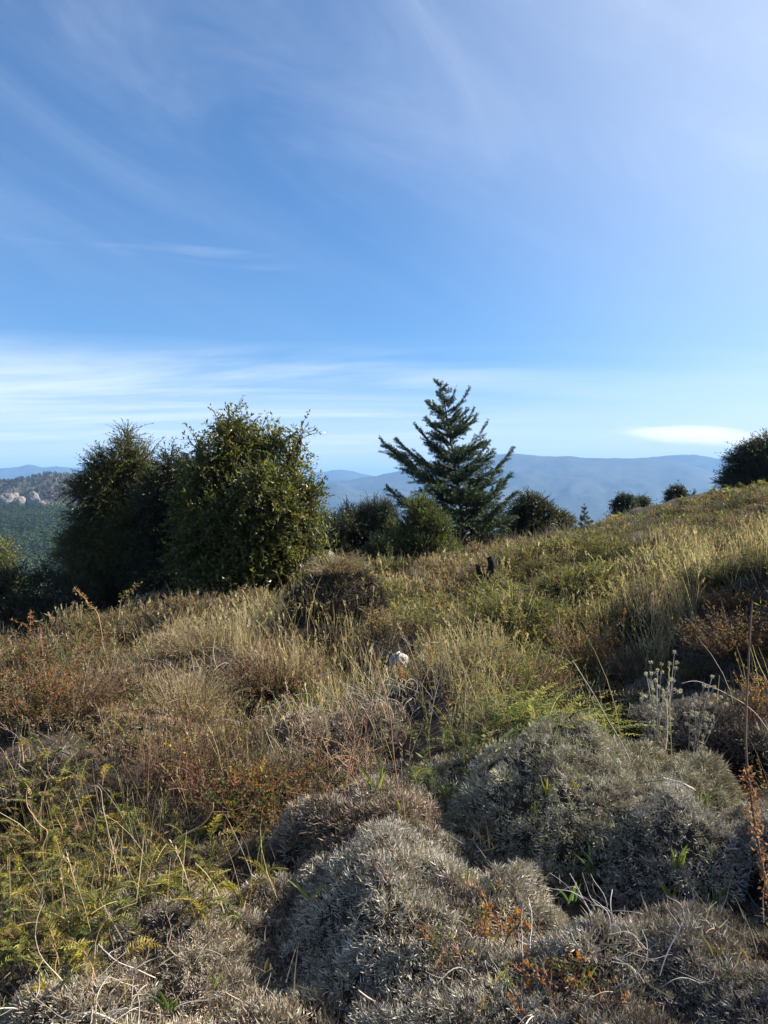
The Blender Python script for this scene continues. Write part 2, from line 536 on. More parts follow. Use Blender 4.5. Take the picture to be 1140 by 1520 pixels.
def broadleaf(name, label, cat, Y, base_px, lobes, leafL, leafW, nsprig, cols, p=None, sprig=(.25, .5), nleaf=12, up=.28,
              shell=.5, group=None, trunk_r=.07, stems=1, mat='leaf', upright=0., core=.0, leafdroop=0.):
    L = lobes_from(lobes, Y)
    cut = .42 * (sprig[0] + sprig[1]) / 2 + leafL * .5
    L = [(c, np.maximum(r * .55, r - cut) * .93) for c, r in L]
    for c, r in list(L):                   # smaller boughs break up the outline
        for q in range(4):
            u = rdir(1)[0]
            L.append((c + u * r * .95, r * U(.24, .55)))
    bx = at(base_px, 800, Y)[0]
    by = Y
    b = np.array([bx, by, float(ground_z(np.array([bx]), np.array([by]))[0]) - .05])
    if cat != 'tree':                      # bushes are leafy down to the ground
        lo_ = min(c[2] - r[2] for c, r in L); wd = max(abs(c[0] - bx) + r[0] for c, r in L)
        zc = (b[2] + lo_) * .5 + .1
        for sx in (-.45, .45):
            L.append((np.array([bx + sx * wd, by, zc]), np.array([wd * .55, wd * .5, max(lo_ - b[2], .3) * .5 + .25])))
    root = empty(name, b, label, cat, group)
    # limbs
    mb = MB()
    paths, radii = [], []
    vol = np.array([np.prod(l[1]) for l in L]) ** (2 / 3)
    for k, (c, r) in enumerate(L):
        st = b + np.array([U(-.25, .25), U(-.2, .2), 0]) * (stems > 1)
        m = st * .5 + c * .5 + np.array([(b[0] - c[0]) * .22, (b[1] - c[1]) * .2, abs(c[2] - b[2]) * -.02]) + RNG.normal(0, .05, 3)
        t = np.linspace(0, 1, 9)[:, None]
        path = st * (1 - t) ** 2 + 2 * m * t * (1 - t) + c * t ** 2
        paths.append(path); radii.append(trunk_r * (.35 + .65 * math.sqrt(vol[k] / vol.max())) * np.linspace(1, .3, 9))
        nb = int(7 + 20 * vol[k] / vol.max())
        e = c + rdir(nb) * r * U(.6, .98, (nb, 1)); e[:, 2] += .12 * r[2]
        s0 = path[RNG.integers(3, 9, nb)]
        for i in range(nb):
            mid = s0[i] * .5 + e[i] * .5 + RNG.normal(0, .06, 3)
            paths.append(s0[i] * (1 - t) ** 2 + 2 * mid * t * (1 - t) + e[i] * t ** 2)
            radii.append(trunk_r * .22 * np.linspace(1, .15, 9))
    tubes(mb, np.array(paths) - b, np.array(radii), (1, 1, 1), 5)
    mb.build('trunk', MAT['bark'], root)
    # sprigs of leaves through the shell of every lobe
    mb = MB()
    P_, D_, = [], []
    wts = vol / vol.sum()
    for k, (c, r) in enumerate(L):
        n = int(nsprig * wts[k])
        u = rdir(n); rad = U(shell ** 2, 1.0, n) ** .5
        lump = 1 + .30 * fbm(u[:, 0] * 2.3 + k * 9, u[:, 1] * 2.3, u[:, 2] * 2.3, seed=k, o=3) * 2
        q = c + u * r * (rad * lump)[:, None]
        inside = np.zeros(n, bool)
        for j, (c2, r2_) in enumerate(L):
            if j != k:
                inside |= np.sum(((q - c2) / r2_) ** 2, 1) < .38
        keep = (~inside | (RNG.random(n) < .25))
        gz = ground_z(q[:, 0], q[:, 1])
        keep &= q[:, 2] > gz + .03
        q, u = q[keep], u[keep]
        P_.append(q)
        D_.append(nrm(u * .7 + np.array([0, 0, up]) + RNG.normal(0, .35, u.shape) + np.array([0, 0, upright])))
    P = np.concatenate(P_); D = np.concatenate(D_)
    n = len(P); SL = U(sprig[0], sprig[1], n)
    # long shoots stick out of the outline here and there
    SL *= np.where(RNG.random(n) < .07, 1.6, 1)
    t = np.linspace(0, 1, 4)
    droop = np.array([0, 0, -.18])
    X = P[:, None] + D[:, None] * (SL[:, None] * t)[:, :, None] + droop * (SL[:, None] * t ** 2)[:, :, None]
    tubes(mb, X - b, np.linspace(.006, .002, 4)[None] * np.ones((n, 1)), pick([(.09, .07, .045)], n), 3)
    tl = (np.arange(nleaf) + .6) / nleaf
    tl = tl[None] * np.ones((n, 1)) + RNG.normal(0, .04, (n, nleaf))
    pos = P[:, None] + D[:, None] * (SL[:, None] * tl)[:, :, None] + droop * (SL[:, None] * tl ** 2)[:, :, None]
    ax = nrm(D[:, None] * .75 + rdir(n * nleaf).reshape(n, nleaf, 3) * .9 + np.array([0, 0, -leafdroop]))
    ccol = pick(cols, n, p, .14)
    cc = np.repeat(ccol[:, None], nleaf, 1) * (1 + RNG.normal(0, .16, (n, nleaf, 1)))
    ax = ax.reshape(-1, 3); m = len(ax)
    sz = U(.65, 1.25, m)
    leaves(mb, pos.reshape(-1, 3) - b, ax, perp(ax, rdir(m) + np.array([0, 0, 1.2])), leafL * sz, leafW * sz, cc.reshape(-1, 3))
    mb.build('crown', MAT[mat], root)
    return root


DK = [(.062, .078, .024), (.088, .100, .027), (.125, .13, .032), (.175, .165, .036)]
broadleaf('broadleaf_tree', 'tallest dense dark green broadleaf tree with rounded top and yellow green right side', 'tree', 13.4, 375,
          [(345, 660, 34, 36, 0), (343, 628, 17, 22, 0), (372, 652, 22, 24, .2), (402, 668, 27, 30, .2), (444, 650, 9, 16, .1), (432, 690, 20, 26, 0), (318, 690, 22, 26, -.2), (296, 666, 10, 14, .3), (300, 700, 22, 22, .2),
           (360, 700, 50, 40, .1), (325, 750, 58, 58, .3), (412, 730, 44, 46, -.4), (385, 722, 30, 30, -.9), (424, 760, 30, 28, -.8), (450, 752, 30, 40, -.2), (462, 735, 9, 12, -.1), (376, 790, 74, 66, -.3), (310, 825, 56, 58, -.1), (448, 800, 38, 42, .1), (292, 755, 36, 46, 0), (410, 830, 54, 48, -.3), (345, 855, 70, 38, -.4)],
          .070, .036, 8200, DK, sprig=(.24, .52), nleaf=11, trunk_r=.085)
broadleaf('broadleaf_tree', 'olive green airy tree with thin pointed top, left of the tallest broadleaf tree', 'tree', 15.2, 175,
          [(186, 655, 17, 24, 0), (185, 690, 38, 36, 0), (150, 702, 32, 30, .1), (213, 690, 26, 34, 0), (222, 720, 24, 36, -.1), (128, 730, 30, 30, 0), (175, 745, 56, 48, 0), (120, 775, 26, 28, 0), (135, 810, 46, 46, -.2), (200, 800, 60, 56, -.2), (102, 815, 22, 30, 0), (150, 860, 60, 48, -.4)],
          .042, .020, 8600, [(.09, .105, .034), (.12, .125, .04), (.15, .145, .045), (.075, .09, .032)], sprig=(.22, .45), nleaf=13, up=.15, trunk_r=.075)
broadleaf('broadleaf_tree', 'narrow dark tree with a short spiky tip, squeezed between the two larger leafy trees', 'tree', 14.4, 258,
          [(256, 694, 20, 30, 0), (258, 722, 44, 40, 0), (238, 735, 42, 42, 0), (284, 724, 42, 48, 0), (255, 780, 46, 50, .1), (250, 830, 52, 54, 0), (240, 868, 60, 36, -.2)],
          .05, .026, 4200, [(.038, .050, .022), (.050, .062, .024), (.06, .07, .026)], sprig=(.2, .38), nleaf=11, trunk_r=.06)
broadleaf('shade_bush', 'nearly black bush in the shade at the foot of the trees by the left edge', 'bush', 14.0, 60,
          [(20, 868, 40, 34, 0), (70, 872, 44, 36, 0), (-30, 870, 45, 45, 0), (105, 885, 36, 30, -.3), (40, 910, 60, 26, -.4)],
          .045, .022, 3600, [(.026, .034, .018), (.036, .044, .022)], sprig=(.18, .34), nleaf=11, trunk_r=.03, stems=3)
broadleaf('yellow_green_bush', 'sunlit yellow green bush cut by the left edge beside the dark trees', 'bush', 16.5, -12,
          [(-10, 830, 34, 32, 0), (8, 815, 16, 16, 0), (-45, 840, 40, 40, 0), (-5, 860, 36, 36, 0)],
          .05, .024, 2600, [(.15, .17, .035), (.19, .20, .04), (.11, .13, .03)], sprig=(.2, .36), nleaf=11, trunk_r=.03, stems=3)
# the bushes between the tall tree and the conifer
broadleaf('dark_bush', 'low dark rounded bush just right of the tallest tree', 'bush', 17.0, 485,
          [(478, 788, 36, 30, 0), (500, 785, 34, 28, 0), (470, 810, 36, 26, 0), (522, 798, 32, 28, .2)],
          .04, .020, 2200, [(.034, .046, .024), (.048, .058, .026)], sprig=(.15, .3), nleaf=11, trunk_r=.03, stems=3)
broadleaf('pale_bush', 'thin pale olive bush poking up behind the low dark bushes', 'bush', 18.2, 516,
          [(516, 766, 20, 21, 0), (506, 780, 26, 24, 0), (528, 782, 24, 24, 0), (517, 805, 30, 22, 0)],
          .036, .017, 1300, [(.085, .09, .045), (.11, .105, .05)], sprig=(.15, .3), nleaf=10, trunk_r=.025, stems=3, up=.8)
broadleaf('spiky_dark_bush', 'dark blue green bush with upright shoots, left of the round light green bush', 'bush', 17.4, 560,
          [(557, 766, 28, 28, 0), (575, 776, 26, 30, 0), (543, 785, 30, 34, 0), (562, 800, 42, 30, 0)],
          .07, .008, 2600, [(.026, .046, .026), (.036, .058, .030)], sprig=(.2, .36), nleaf=15, trunk_r=.03, stems=3, up=1.2, mat='needle')
broadleaf('round_green_bush', 'round light green bush standing in front of the conifer', 'bush', 15.4, 630,
          [(629, 768, 28, 32, 0), (613, 787, 28, 32, 0), (647, 787, 28, 32, 0), (630, 804, 44, 28, 0), (628, 748, 14, 18, 0)],
          .032, .012, 4200, [(.13, .17, .045), (.165, .20, .055), (.095, .13, .04)], sprig=(.14, .28), nleaf=12, trunk_r=.025, stems=4, up=1.1)
broadleaf('narrow_yellow_bush', 'small narrow yellow green bush between the spiky dark bush and the round green one', 'bush', 15.8, 583,
          [(583, 785, 8, 16, 0), (580, 802, 10, 12, 0)],
          .035, .014, 420, [(.14, .17, .045), (.11, .14, .04)], sprig=(.12, .24), nleaf=11, trunk_r=.012, stems=3, up=1.2)
broadleaf('low_green_shrub', 'small upright green shrub low in front of the spiky dark bush', 'shrub', 14.9, 562,
          [(560, 812, 12, 18, 0), (572, 822, 14, 14, 0), (552, 826, 10, 10, 0)],
          .05, .014, 620, [(.045, .075, .035), (.06, .09, .04)], sprig=(.14, .28), nleaf=10, trunk_r=.012, stems=4, up=1.3)
broadleaf('maroon_shrub', 'small dark reddish shrub at the foot of the round green bush', 'shrub', 15.2, 622,
          [(620, 812, 12, 10, 0), (634, 818, 10, 9, 0)],
          .035, .016, 360, [(.07, .035, .03), (.05, .045, .03), (.09, .05, .035)], sprig=(.1, .22), nleaf=9, trunk_r=.01, stems=4, up=.8)
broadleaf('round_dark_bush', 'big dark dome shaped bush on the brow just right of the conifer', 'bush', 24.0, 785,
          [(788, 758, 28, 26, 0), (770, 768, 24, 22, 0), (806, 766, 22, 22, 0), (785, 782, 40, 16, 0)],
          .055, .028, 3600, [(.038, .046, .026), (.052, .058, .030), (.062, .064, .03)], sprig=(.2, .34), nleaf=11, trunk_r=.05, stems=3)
broadleaf('olive_bush', 'smaller olive bush leaning on the right flank of the dome shaped dark bush', 'bush', 25.0, 835,
          [(832, 768, 17, 13, 0), (842, 775, 15, 12, 0)],
          .05, .022, 900, [(.07, .075, .035), (.09, .085, .04)], sprig=(.18, .3), nleaf=10, trunk_r=.03, stems=3)
broadleaf('skyline_tree', 'left tree of the skyline pair on the right slope, dark with a blunt top', 'tree', 48.0, 925,
          [(927, 746, 11, 10, 0), (919, 751, 8, 7, 0), (934, 752, 8, 8, 0), (926, 760, 15, 10, 0)],
          .11, .055, 1500, [(.030, .042, .028), (.042, .052, .032)], sprig=(.4, .6), nleaf=10, trunk_r=.1)
broadleaf('skyline_tree', 'right lower tree of the skyline pair, thinner and paler', 'tree', 49.0, 950,
          [(948, 748, 9, 7, 0), (957, 750, 6, 7, 0), (950, 758, 13, 9, 0)],
          .10, .05, 800, [(.048, .058, .034), (.062, .068, .036)], sprig=(.4, .6), nleaf=10, trunk_r=.08)
broadleaf('skyline_tree', 'lone small round tree against the blue mountains, left of the big right edge tree', 'tree', 52.0, 1003,
          [(1004, 733, 10, 11, 0), (998, 739, 8, 8, 0), (1010, 739, 7, 8, 0), (1003, 746, 13, 9, 0)],
          .11, .055, 1500, [(.034, .046, .03), (.046, .056, .032)], sprig=(.4, .6), nleaf=10, trunk_r=.1)
broadleaf('broadleaf_tree', 'grey green rounded tree on the crest cut by the right edge', 'tree', 34.0, 1115,
          [(1120, 680, 30, 28, 0), (1098, 690, 22, 22, 0), (1080, 708, 14, 16, 0), (1140, 675, 30, 30, 0), (1165, 690, 34, 36, 0), (1105, 712, 34, 18, 0), (1140, 715, 46, 26, 0), (1074, 720, 10, 9, 0)],
          .085, .045, 5200, [(.045, .054, .034), (.058, .066, .04), (.07, .074, .04)], sprig=(.35, .6), nleaf=11, trunk_r=.1)


# ------------------------------------------------------------------ conifers
def conifer(name, label, base, tip, blen, nwhorl, per, needle, nd, cols, explicit=(), slope=(.2, .75), group=None, trunk_r=.06, parts=True, seed=1):
    """Young open conifer: whorls of rising limbs with side twigs clothed in needles. blen(t) limb length at height share t."""
    rng = np.random.default_rng(seed)
    base = np.asarray(base, float); tip = np.asarray(tip, float)
    root = empty(name, base, label, 'tree', group)
    H = np.linalg.norm(tip - base)
    axis = (tip - base) / H
    tk = np.linspace(0, 1, 14)
    tr = np.outer(tk, tip - base) + np.stack([.05 * np.sin(tk * 5), .04 * np.cos(tk * 4), 0 * tk], 1) * (H / 4)
    tr[-1] += np.array([-.10, 0, .02]) * H / 4
    mbt = MB(); tubes(mbt, tr[None], (trunk_r * (1 - tk * .93))[None], (1, 1, 1), 7)
    limbs = []
    for k in range(nwhorl):
        t0 = .03 + .94 * (k + .5) / nwhorl
        n = per if t0 < .8 else max(3, per - 2)
        off = rng.uniform(0, 2 * PI)
        for j in range(n):
            t = t0 + rng.uniform(-.6, .6) / nwhorl
            a = off + 2 * PI * j / n + rng.normal(0, .25)
            limbs.append((t, a, blen(t) * rng.uniform(.45, 1.2), slope[0] + (slope[1] - slope[0]) * t + rng.normal(0, .1)))
    limbs += list(explicit)
    lp, lr, lc = [], [], []
    NP, ND, = [], []                         # twig samples for needles
    for t, a, Ln, sl in limbs:
        t = min(max(t, .01), .98)
        o = np.array([np.interp(t, tk, tr[:, i]) for i in range(3)])
        h = np.array([math.cos(a), math.sin(a), 0])
        s = np.linspace(0, 1, 9)[:, None]
        path = o + h * Ln * (s - .05 * s ** 3) + np.array([0, 0, 1]) * Ln * (sl * s + .22 * s ** 2.2 - .1 * s)
        path += np.cumsum(rng.normal(0, .012 * Ln, (9, 3)), 0) * s
        lp.append(path); lr.append(np.linspace(.016, .004, 9) * (Ln / 1.5) ** .5 * (trunk_r / .06))
        d = nrm(np.gradient(path, axis=0))
        m = max(4, int(Ln / .05 / (H / 4)))
        for q in range(m):
            f = .12 + .86 * (q + rng.uniform(-.3, .3)) / m
            f = min(max(f, .06), .97)
            p = np.array([np.interp(f, s[:, 0], path[:, i]) for i in range(3)])
            dd = np.array([np.interp(f, s[:, 0], d[:, i]) for i in range(3)])
            side = np.cross(dd, [0, 0, 1.0]); side /= np.linalg.norm(side) + 1e-6
            sg = 1 if q % 2 else -1
            tl = Ln * .57 * (1 - f) ** .7 * min(1, f * 4) * rng.uniform(.6, 1.2) + .06 * H / 4
            td = dd * rng.uniform(.55, 1.0) + side * sg * rng.uniform(.45, .9) + np.array([0, 0, rng.normal(.0, .3)])
            td /= np.linalg.norm(td)
            ss = np.linspace(0, 1, 9)[:, None]
            tw = p + td * tl * ss + np.array([0, 0, -.10]) * tl * ss ** 2 + dd * tl * .12 * ss ** 2
            lp.append(tw); lr.append(np.linspace(.004, .0015, 9) * (trunk_r / .06))
            nn = max(3, int(tl * nd))
            u = rng.random(nn)
            NP.append(p + td * (tl * u)[:, None] + np.array([0, 0, -.10]) * (tl * u ** 2)[:, None] + dd * (tl * .12 * u ** 2)[:, None]); ND.append(np.repeat(td[None], nn, 0))
        nn = int(Ln * nd * .9)
        u = rng.uniform(.15, 1.03, nn)
        NP.append(np.stack([np.interp(u, s[:, 0], path[:, i]) for i in range(3)], 1)); ND.append(np.stack([np.interp(u, s[:, 0], d[:, i]) for i in range(3)], 1))
    # the leading shoot
    nn = int(H * .28 * nd); u = rng.uniform(.72, 1.0, nn)
    NP.append(np.stack([np.interp(u, tk, tr[:, i]) for i in range(3)], 1)); ND.append(np.repeat(axis[None], nn, 0))
    tubes(mbt, np.array(lp), np.array(lr), (1, 1, 1), 4)
    mbt.build('trunk', MAT['bark'], root)
    P = np.concatenate(NP); D = nrm(np.concatenate(ND)); n = len(P)
    r = rng.normal(size=(n, 3)); r -= D * np.sum(r * D, 1, keepdims=True); r = nrm(r)
    A = nrm(D * .75 + r * .8)
    mb = MB()
    c = np.asarray(cols)[rng.integers(0, len(cols), n)] * (1 + rng.normal(0, .2, (n, 1)))
    leaves(mb, P, A, perp(A, rng.normal(size=(n, 3))), needle[0] * rng.uniform(.7, 1.25, n), needle[1], c, fold=.1)
    mb.build('crown', MAT['needle'], root)
    return root


YC = 19.0
cb = at(690, 800, YC); cb[2] = float(ground_z(cb[0:1], cb[1:2])[0]) - .05
ct = at(659, 566, YC)
PXM = YC / F


def limb_to(px, py, t, dy=0.):
    """limb that ends at a given point: (t, azimuth, length, slope)"""
    e = at(px, py, YC) + np.array([0, dy, 0])
    o = cb + (ct - cb) * t
    d = e - o; h = math.hypot(d[0], d[1])
    return (t, math.atan2(d[1], d[0]), h / .95, d[2] / h - .12)


conifer('conifer', 'open blue green young conifer with long upswept limbs, tallest thing right of centre', cb, ct,
        lambda t: 1.62 * (1 - t) ** .92 * min(1, .65 + t * 2.2) + .09, 17, 7, (.062, .011), 300,
        [(.048, .074, .038), (.068, .098, .046), (.09, .12, .052), (.038, .058, .033)],
        [limb_to(559, 656, .36, -.2), limb_to(573, 664, .33, .3), limb_to(586, 652, .42), limb_to(570, 732, .16, -.3), limb_to(616, 636, .52, -.1),
         limb_to(757, 674, .30, .1), limb_to(760, 706, .20, -.2), limb_to(764, 728, .13, -.3), limb_to(745, 745, .08, -.5), limb_to(720, 630, .52, .1), limb_to(722, 655, .44), limb_to(706, 609, .66), limb_to(698, 578, .76), limb_to(680, 576, .82), limb_to(644, 600, .74), limb_to(645, 640, .6, -.2), limb_to(655, 575, .86), limb_to(600, 690, .26, -.6), limb_to(720, 760, .1, -.7), limb_to(740, 720, .2, -.6)],
        slope=(-.04, .62), trunk_r=.065, seed=5)
cb2 = at(868, 772, 30.0)
conifer('small_conifer', 'tiny pointed conifer between the dome shaped bush and the skyline trees', cb2 - np.array([0, 0, .5]), at(868, 748, 30.0), lambda t: .34 * (1 - t) + .04, 7, 5, (.07, .014), 120,
        [(.03, .045, .03), (.04, .055, .034)], trunk_r=.02, seed=8)
cb3 = at(1031, 745, 46.0)
conifer('small_conifer', 'tiny pointed conifer just right of the lone round skyline tree', cb3 - np.array([0, 0, .4]), at(1031, 726, 46.0), lambda t: .42 * (1 - t) + .04, 6, 5, (.09, .018), 90,
        [(.05, .06, .036), (.06, .07, .04)], trunk_r=.02, seed=9)

# ------------------------------------------------------------------ scrub: where everything grows
def G(px, py, cx, cy, sx, sy):
    return np.exp(-((px - cx) / sx) ** 2 - ((py - cy) / sy) ** 2)


CUSH = [  # px, py of the crown centre, depth, radius x (m), radius y, height, palette, label
    (300, 1345, 2.65, .46, .40, .21, 'beige', 'wide beige grey cushion shrub at the bottom, left of the dark cleft'),
    (200, 1440, 2.2, .34, .30, .20, 'beige', 'low beige cushion shrub in the bottom left corner under pale dead twigs'),
    (420, 1440, 2.2, .20, .22, .14, 'beige', 'small beige cushion shrub at the bottom edge, between the wide one and the cleft'),
    (555, 1186, 3.15, .38, .34, .28, 'pinkish', 'brownish grey cushion shrub with two green sprouts on its crest'),
    (650, 1272, 2.65, .48, .44, .27, 'grey', 'big silver grey cushion shrub sloping down to the right from the centre'),
    (760, 1430, 2.05, .36, .32, .17, 'grey', 'silver grey cushion shrub low at the bottom centre with orange leaved shoots'),
    (885, 1098, 3.25, .56, .50, .42, 'olive', 'largest grey olive cushion dome with yellow flecked leaves on its crest'),
    (1000, 1178, 3.0, .29, .30, .32, 'silver', 'lit right flank of the largest dome, as a paler silver cushion beside the rusty stalk'),  # paler leaf colour stands for the sunlit side of the dome
    (920, 1410, 2.1, .32, .28, .18, 'silver', 'loose silvery cushion shrub at the bottom right with bare pale twigs'),
    (1250, 1190, 2.9, .40, .36, .26, 'silver', 'silvery cushion shrub on the bank beyond the rusty stalk'),
    (1330, 1420, 2.2, .40, .36, .22, 'shade_grey', 'dark cushion shrub at the foot of the bank below the rusty stalk'),
    (-130, 1150, 3.6, .42, .38, .22, 'beige', 'beige cushion shrub beyond the ferny plants on the far left'),
    (1060, 1500, 1.80, .30, .30, .16, 'shade_grey', 'low dark cushion shrub in the bottom right corner'),
    (1090, 1390, 2.25, .34, .34, .18, 'shade_grey', 'shaded dark cushion shrub low at the right edge under the rusty stalk'),
    (545, 1065, 3.9, .42, .36, .26, 'pinkish', 'brownish cushion shrub in the middle just below the white stone'),
    (735, 1120, 3.45, .36, .34, .22, 'olive', 'small grey green cushion shrub left of the ferny green bush'),
    (165, 1050, 4.4, .62, .46, .26, 'rust', 'flat rusty beige cushion shrub at the middle left'),
    (90, 1125, 3.6, .36, .3, .18, 'brownish', 'grey brown cushion shrub by the left edge above the yellow green ferns'),
    (250, 995, 5.4, .55, .45, .24, 'rust', 'rusty beige cushion shrub farther back on the left, below the dry grass'),
    (1095, 1040, 4.4, .50, .4, .26, 'shade_grey', 'dark shaded cushion shrub at the right edge behind the dry grass stems'),
    (1020, 1010, 5.0, .4, .35, .22, 'shade_grey', 'dark shaded cushion shrub among tall dry grass stems right of the trough'),
    (500, 845, 12.0, .75, .55, .62, 'brownish', 'brown scrub mound tinted dark for shade, pale plume in front, right of the tallest tree'),
    (480, 925, 8.2, .55, .45, .36, 'brownish', 'scrub mound tinted dark for shade in the middle of the dry grass'),
    (600, 1140, 3.1, .3, .3, .10, 'shade_grey', 'small dark cushion shrub in the hollow behind the big silver one'),
    (420, 1340, 2.5, .34, .32, .16, 'shade_grey', 'shaded cushion shrub in the dark cleft at the bottom centre left'),
    (390, 1270, 2.75, .36, .3, .14, 'brownish', 'dark brown cushion shrub under the orange leaved briar'),
]
CPAL = dict(
    beige=[(.52, .44, .335), (.42, .345, .25), (.28, .215, .15), (.60, .53, .43)],
    grey=[(.53, .485, .41), (.42, .37, .30), (.28, .23, .175), (.62, .58, .51)],
    pinkish=[(.46, .37, .295), (.36, .28, .215), (.24, .18, .135), (.54, .455, .375)],
    olive=[(.46, .43, .33), (.36, .33, .245), (.24, .21, .15), (.54, .51, .42)],
    silver=[(.50, .455, .40), (.39, .345, .295), (.25, .215, .175), (.60, .56, .50)],
    shade_grey=[(.27, .24, .215), (.20, .175, .155), (.14, .12, .10), (.35, .315, .285)],  # silver leaves darkened: shade put into the colour of cushions in hollows
    rust=[(.40, .275, .165), (.34, .245, .155), (.25, .18, .115), (.43, .36, .28)],
    brownish=[(.125, .10, .078), (.095, .078, .06), (.08, .072, .05), (.17, .14, .11)],  # brown, darkened so the scrub mounds carry their shaded sides in the leaf colour
)


def _solve(c):
    px, py, d, rx, ry, h, pal, lab = c
    h *= 1.0 if d < 3.3 else .86 if d < 6 else 1.25
    q = np.geomspace(1.3, 30, 1500)
    p = np.stack([at(px, py, k) for k in q])
    i = int(np.argmax(p[:, 2] <= ground_z(p[:, 0], p[:, 1]) + h))
    k = q[i] / d
    k = min(max(k, .7), 1.5)
    return (px, py, q[i], rx * k * 1.14, ry * k * 1.14, h, pal, lab)


CUSH = [_solve(c) for c in CUSH]


_CB = []
for _c in CUSH:
    _p = at(_c[0], _c[1], _c[2]); _g = float(ground_z(_p[0:1], _p[1:2])[0])
    _CB.append((_p[0], _p[1], _c[3], _c[4], max(_p[2] - _g, .05)))


def cush_h(x, y):
    """Height above the ground of the cushion shrubs (so other plants can stand on them)."""
    out = np.zeros_like(x)
    for cx, cy_, rx, ry, top in _CB:
        q = ((x - cx) / rx) ** 2 + ((y - cy_) / ry) ** 2
        out = np.maximum(out, np.where(q < 1, top * np.clip(1 - q, 0, 1) ** .55, 0))
    return out


def surf(x, y):
    return ground_z(x, y) + cush_h(x, y)


def surf_at(px, py, dguess=None):
    """March the photo ray of a pixel to the scrub surface."""
    d = np.geomspace(1.2, 40, 900) if dguess is None else np.linspace(dguess * .8, dguess * 1.25, 300)
    p = np.stack([at(px, py, q) for q in d])
    z = surf(p[:, 0], p[:, 1])
    i = np.argmax(p[:, 2] <= z)
    if p[i, 2] > z[i]:
        i = len(d) - 1
    return np.array([p[i, 0], p[i, 1], z[i]])


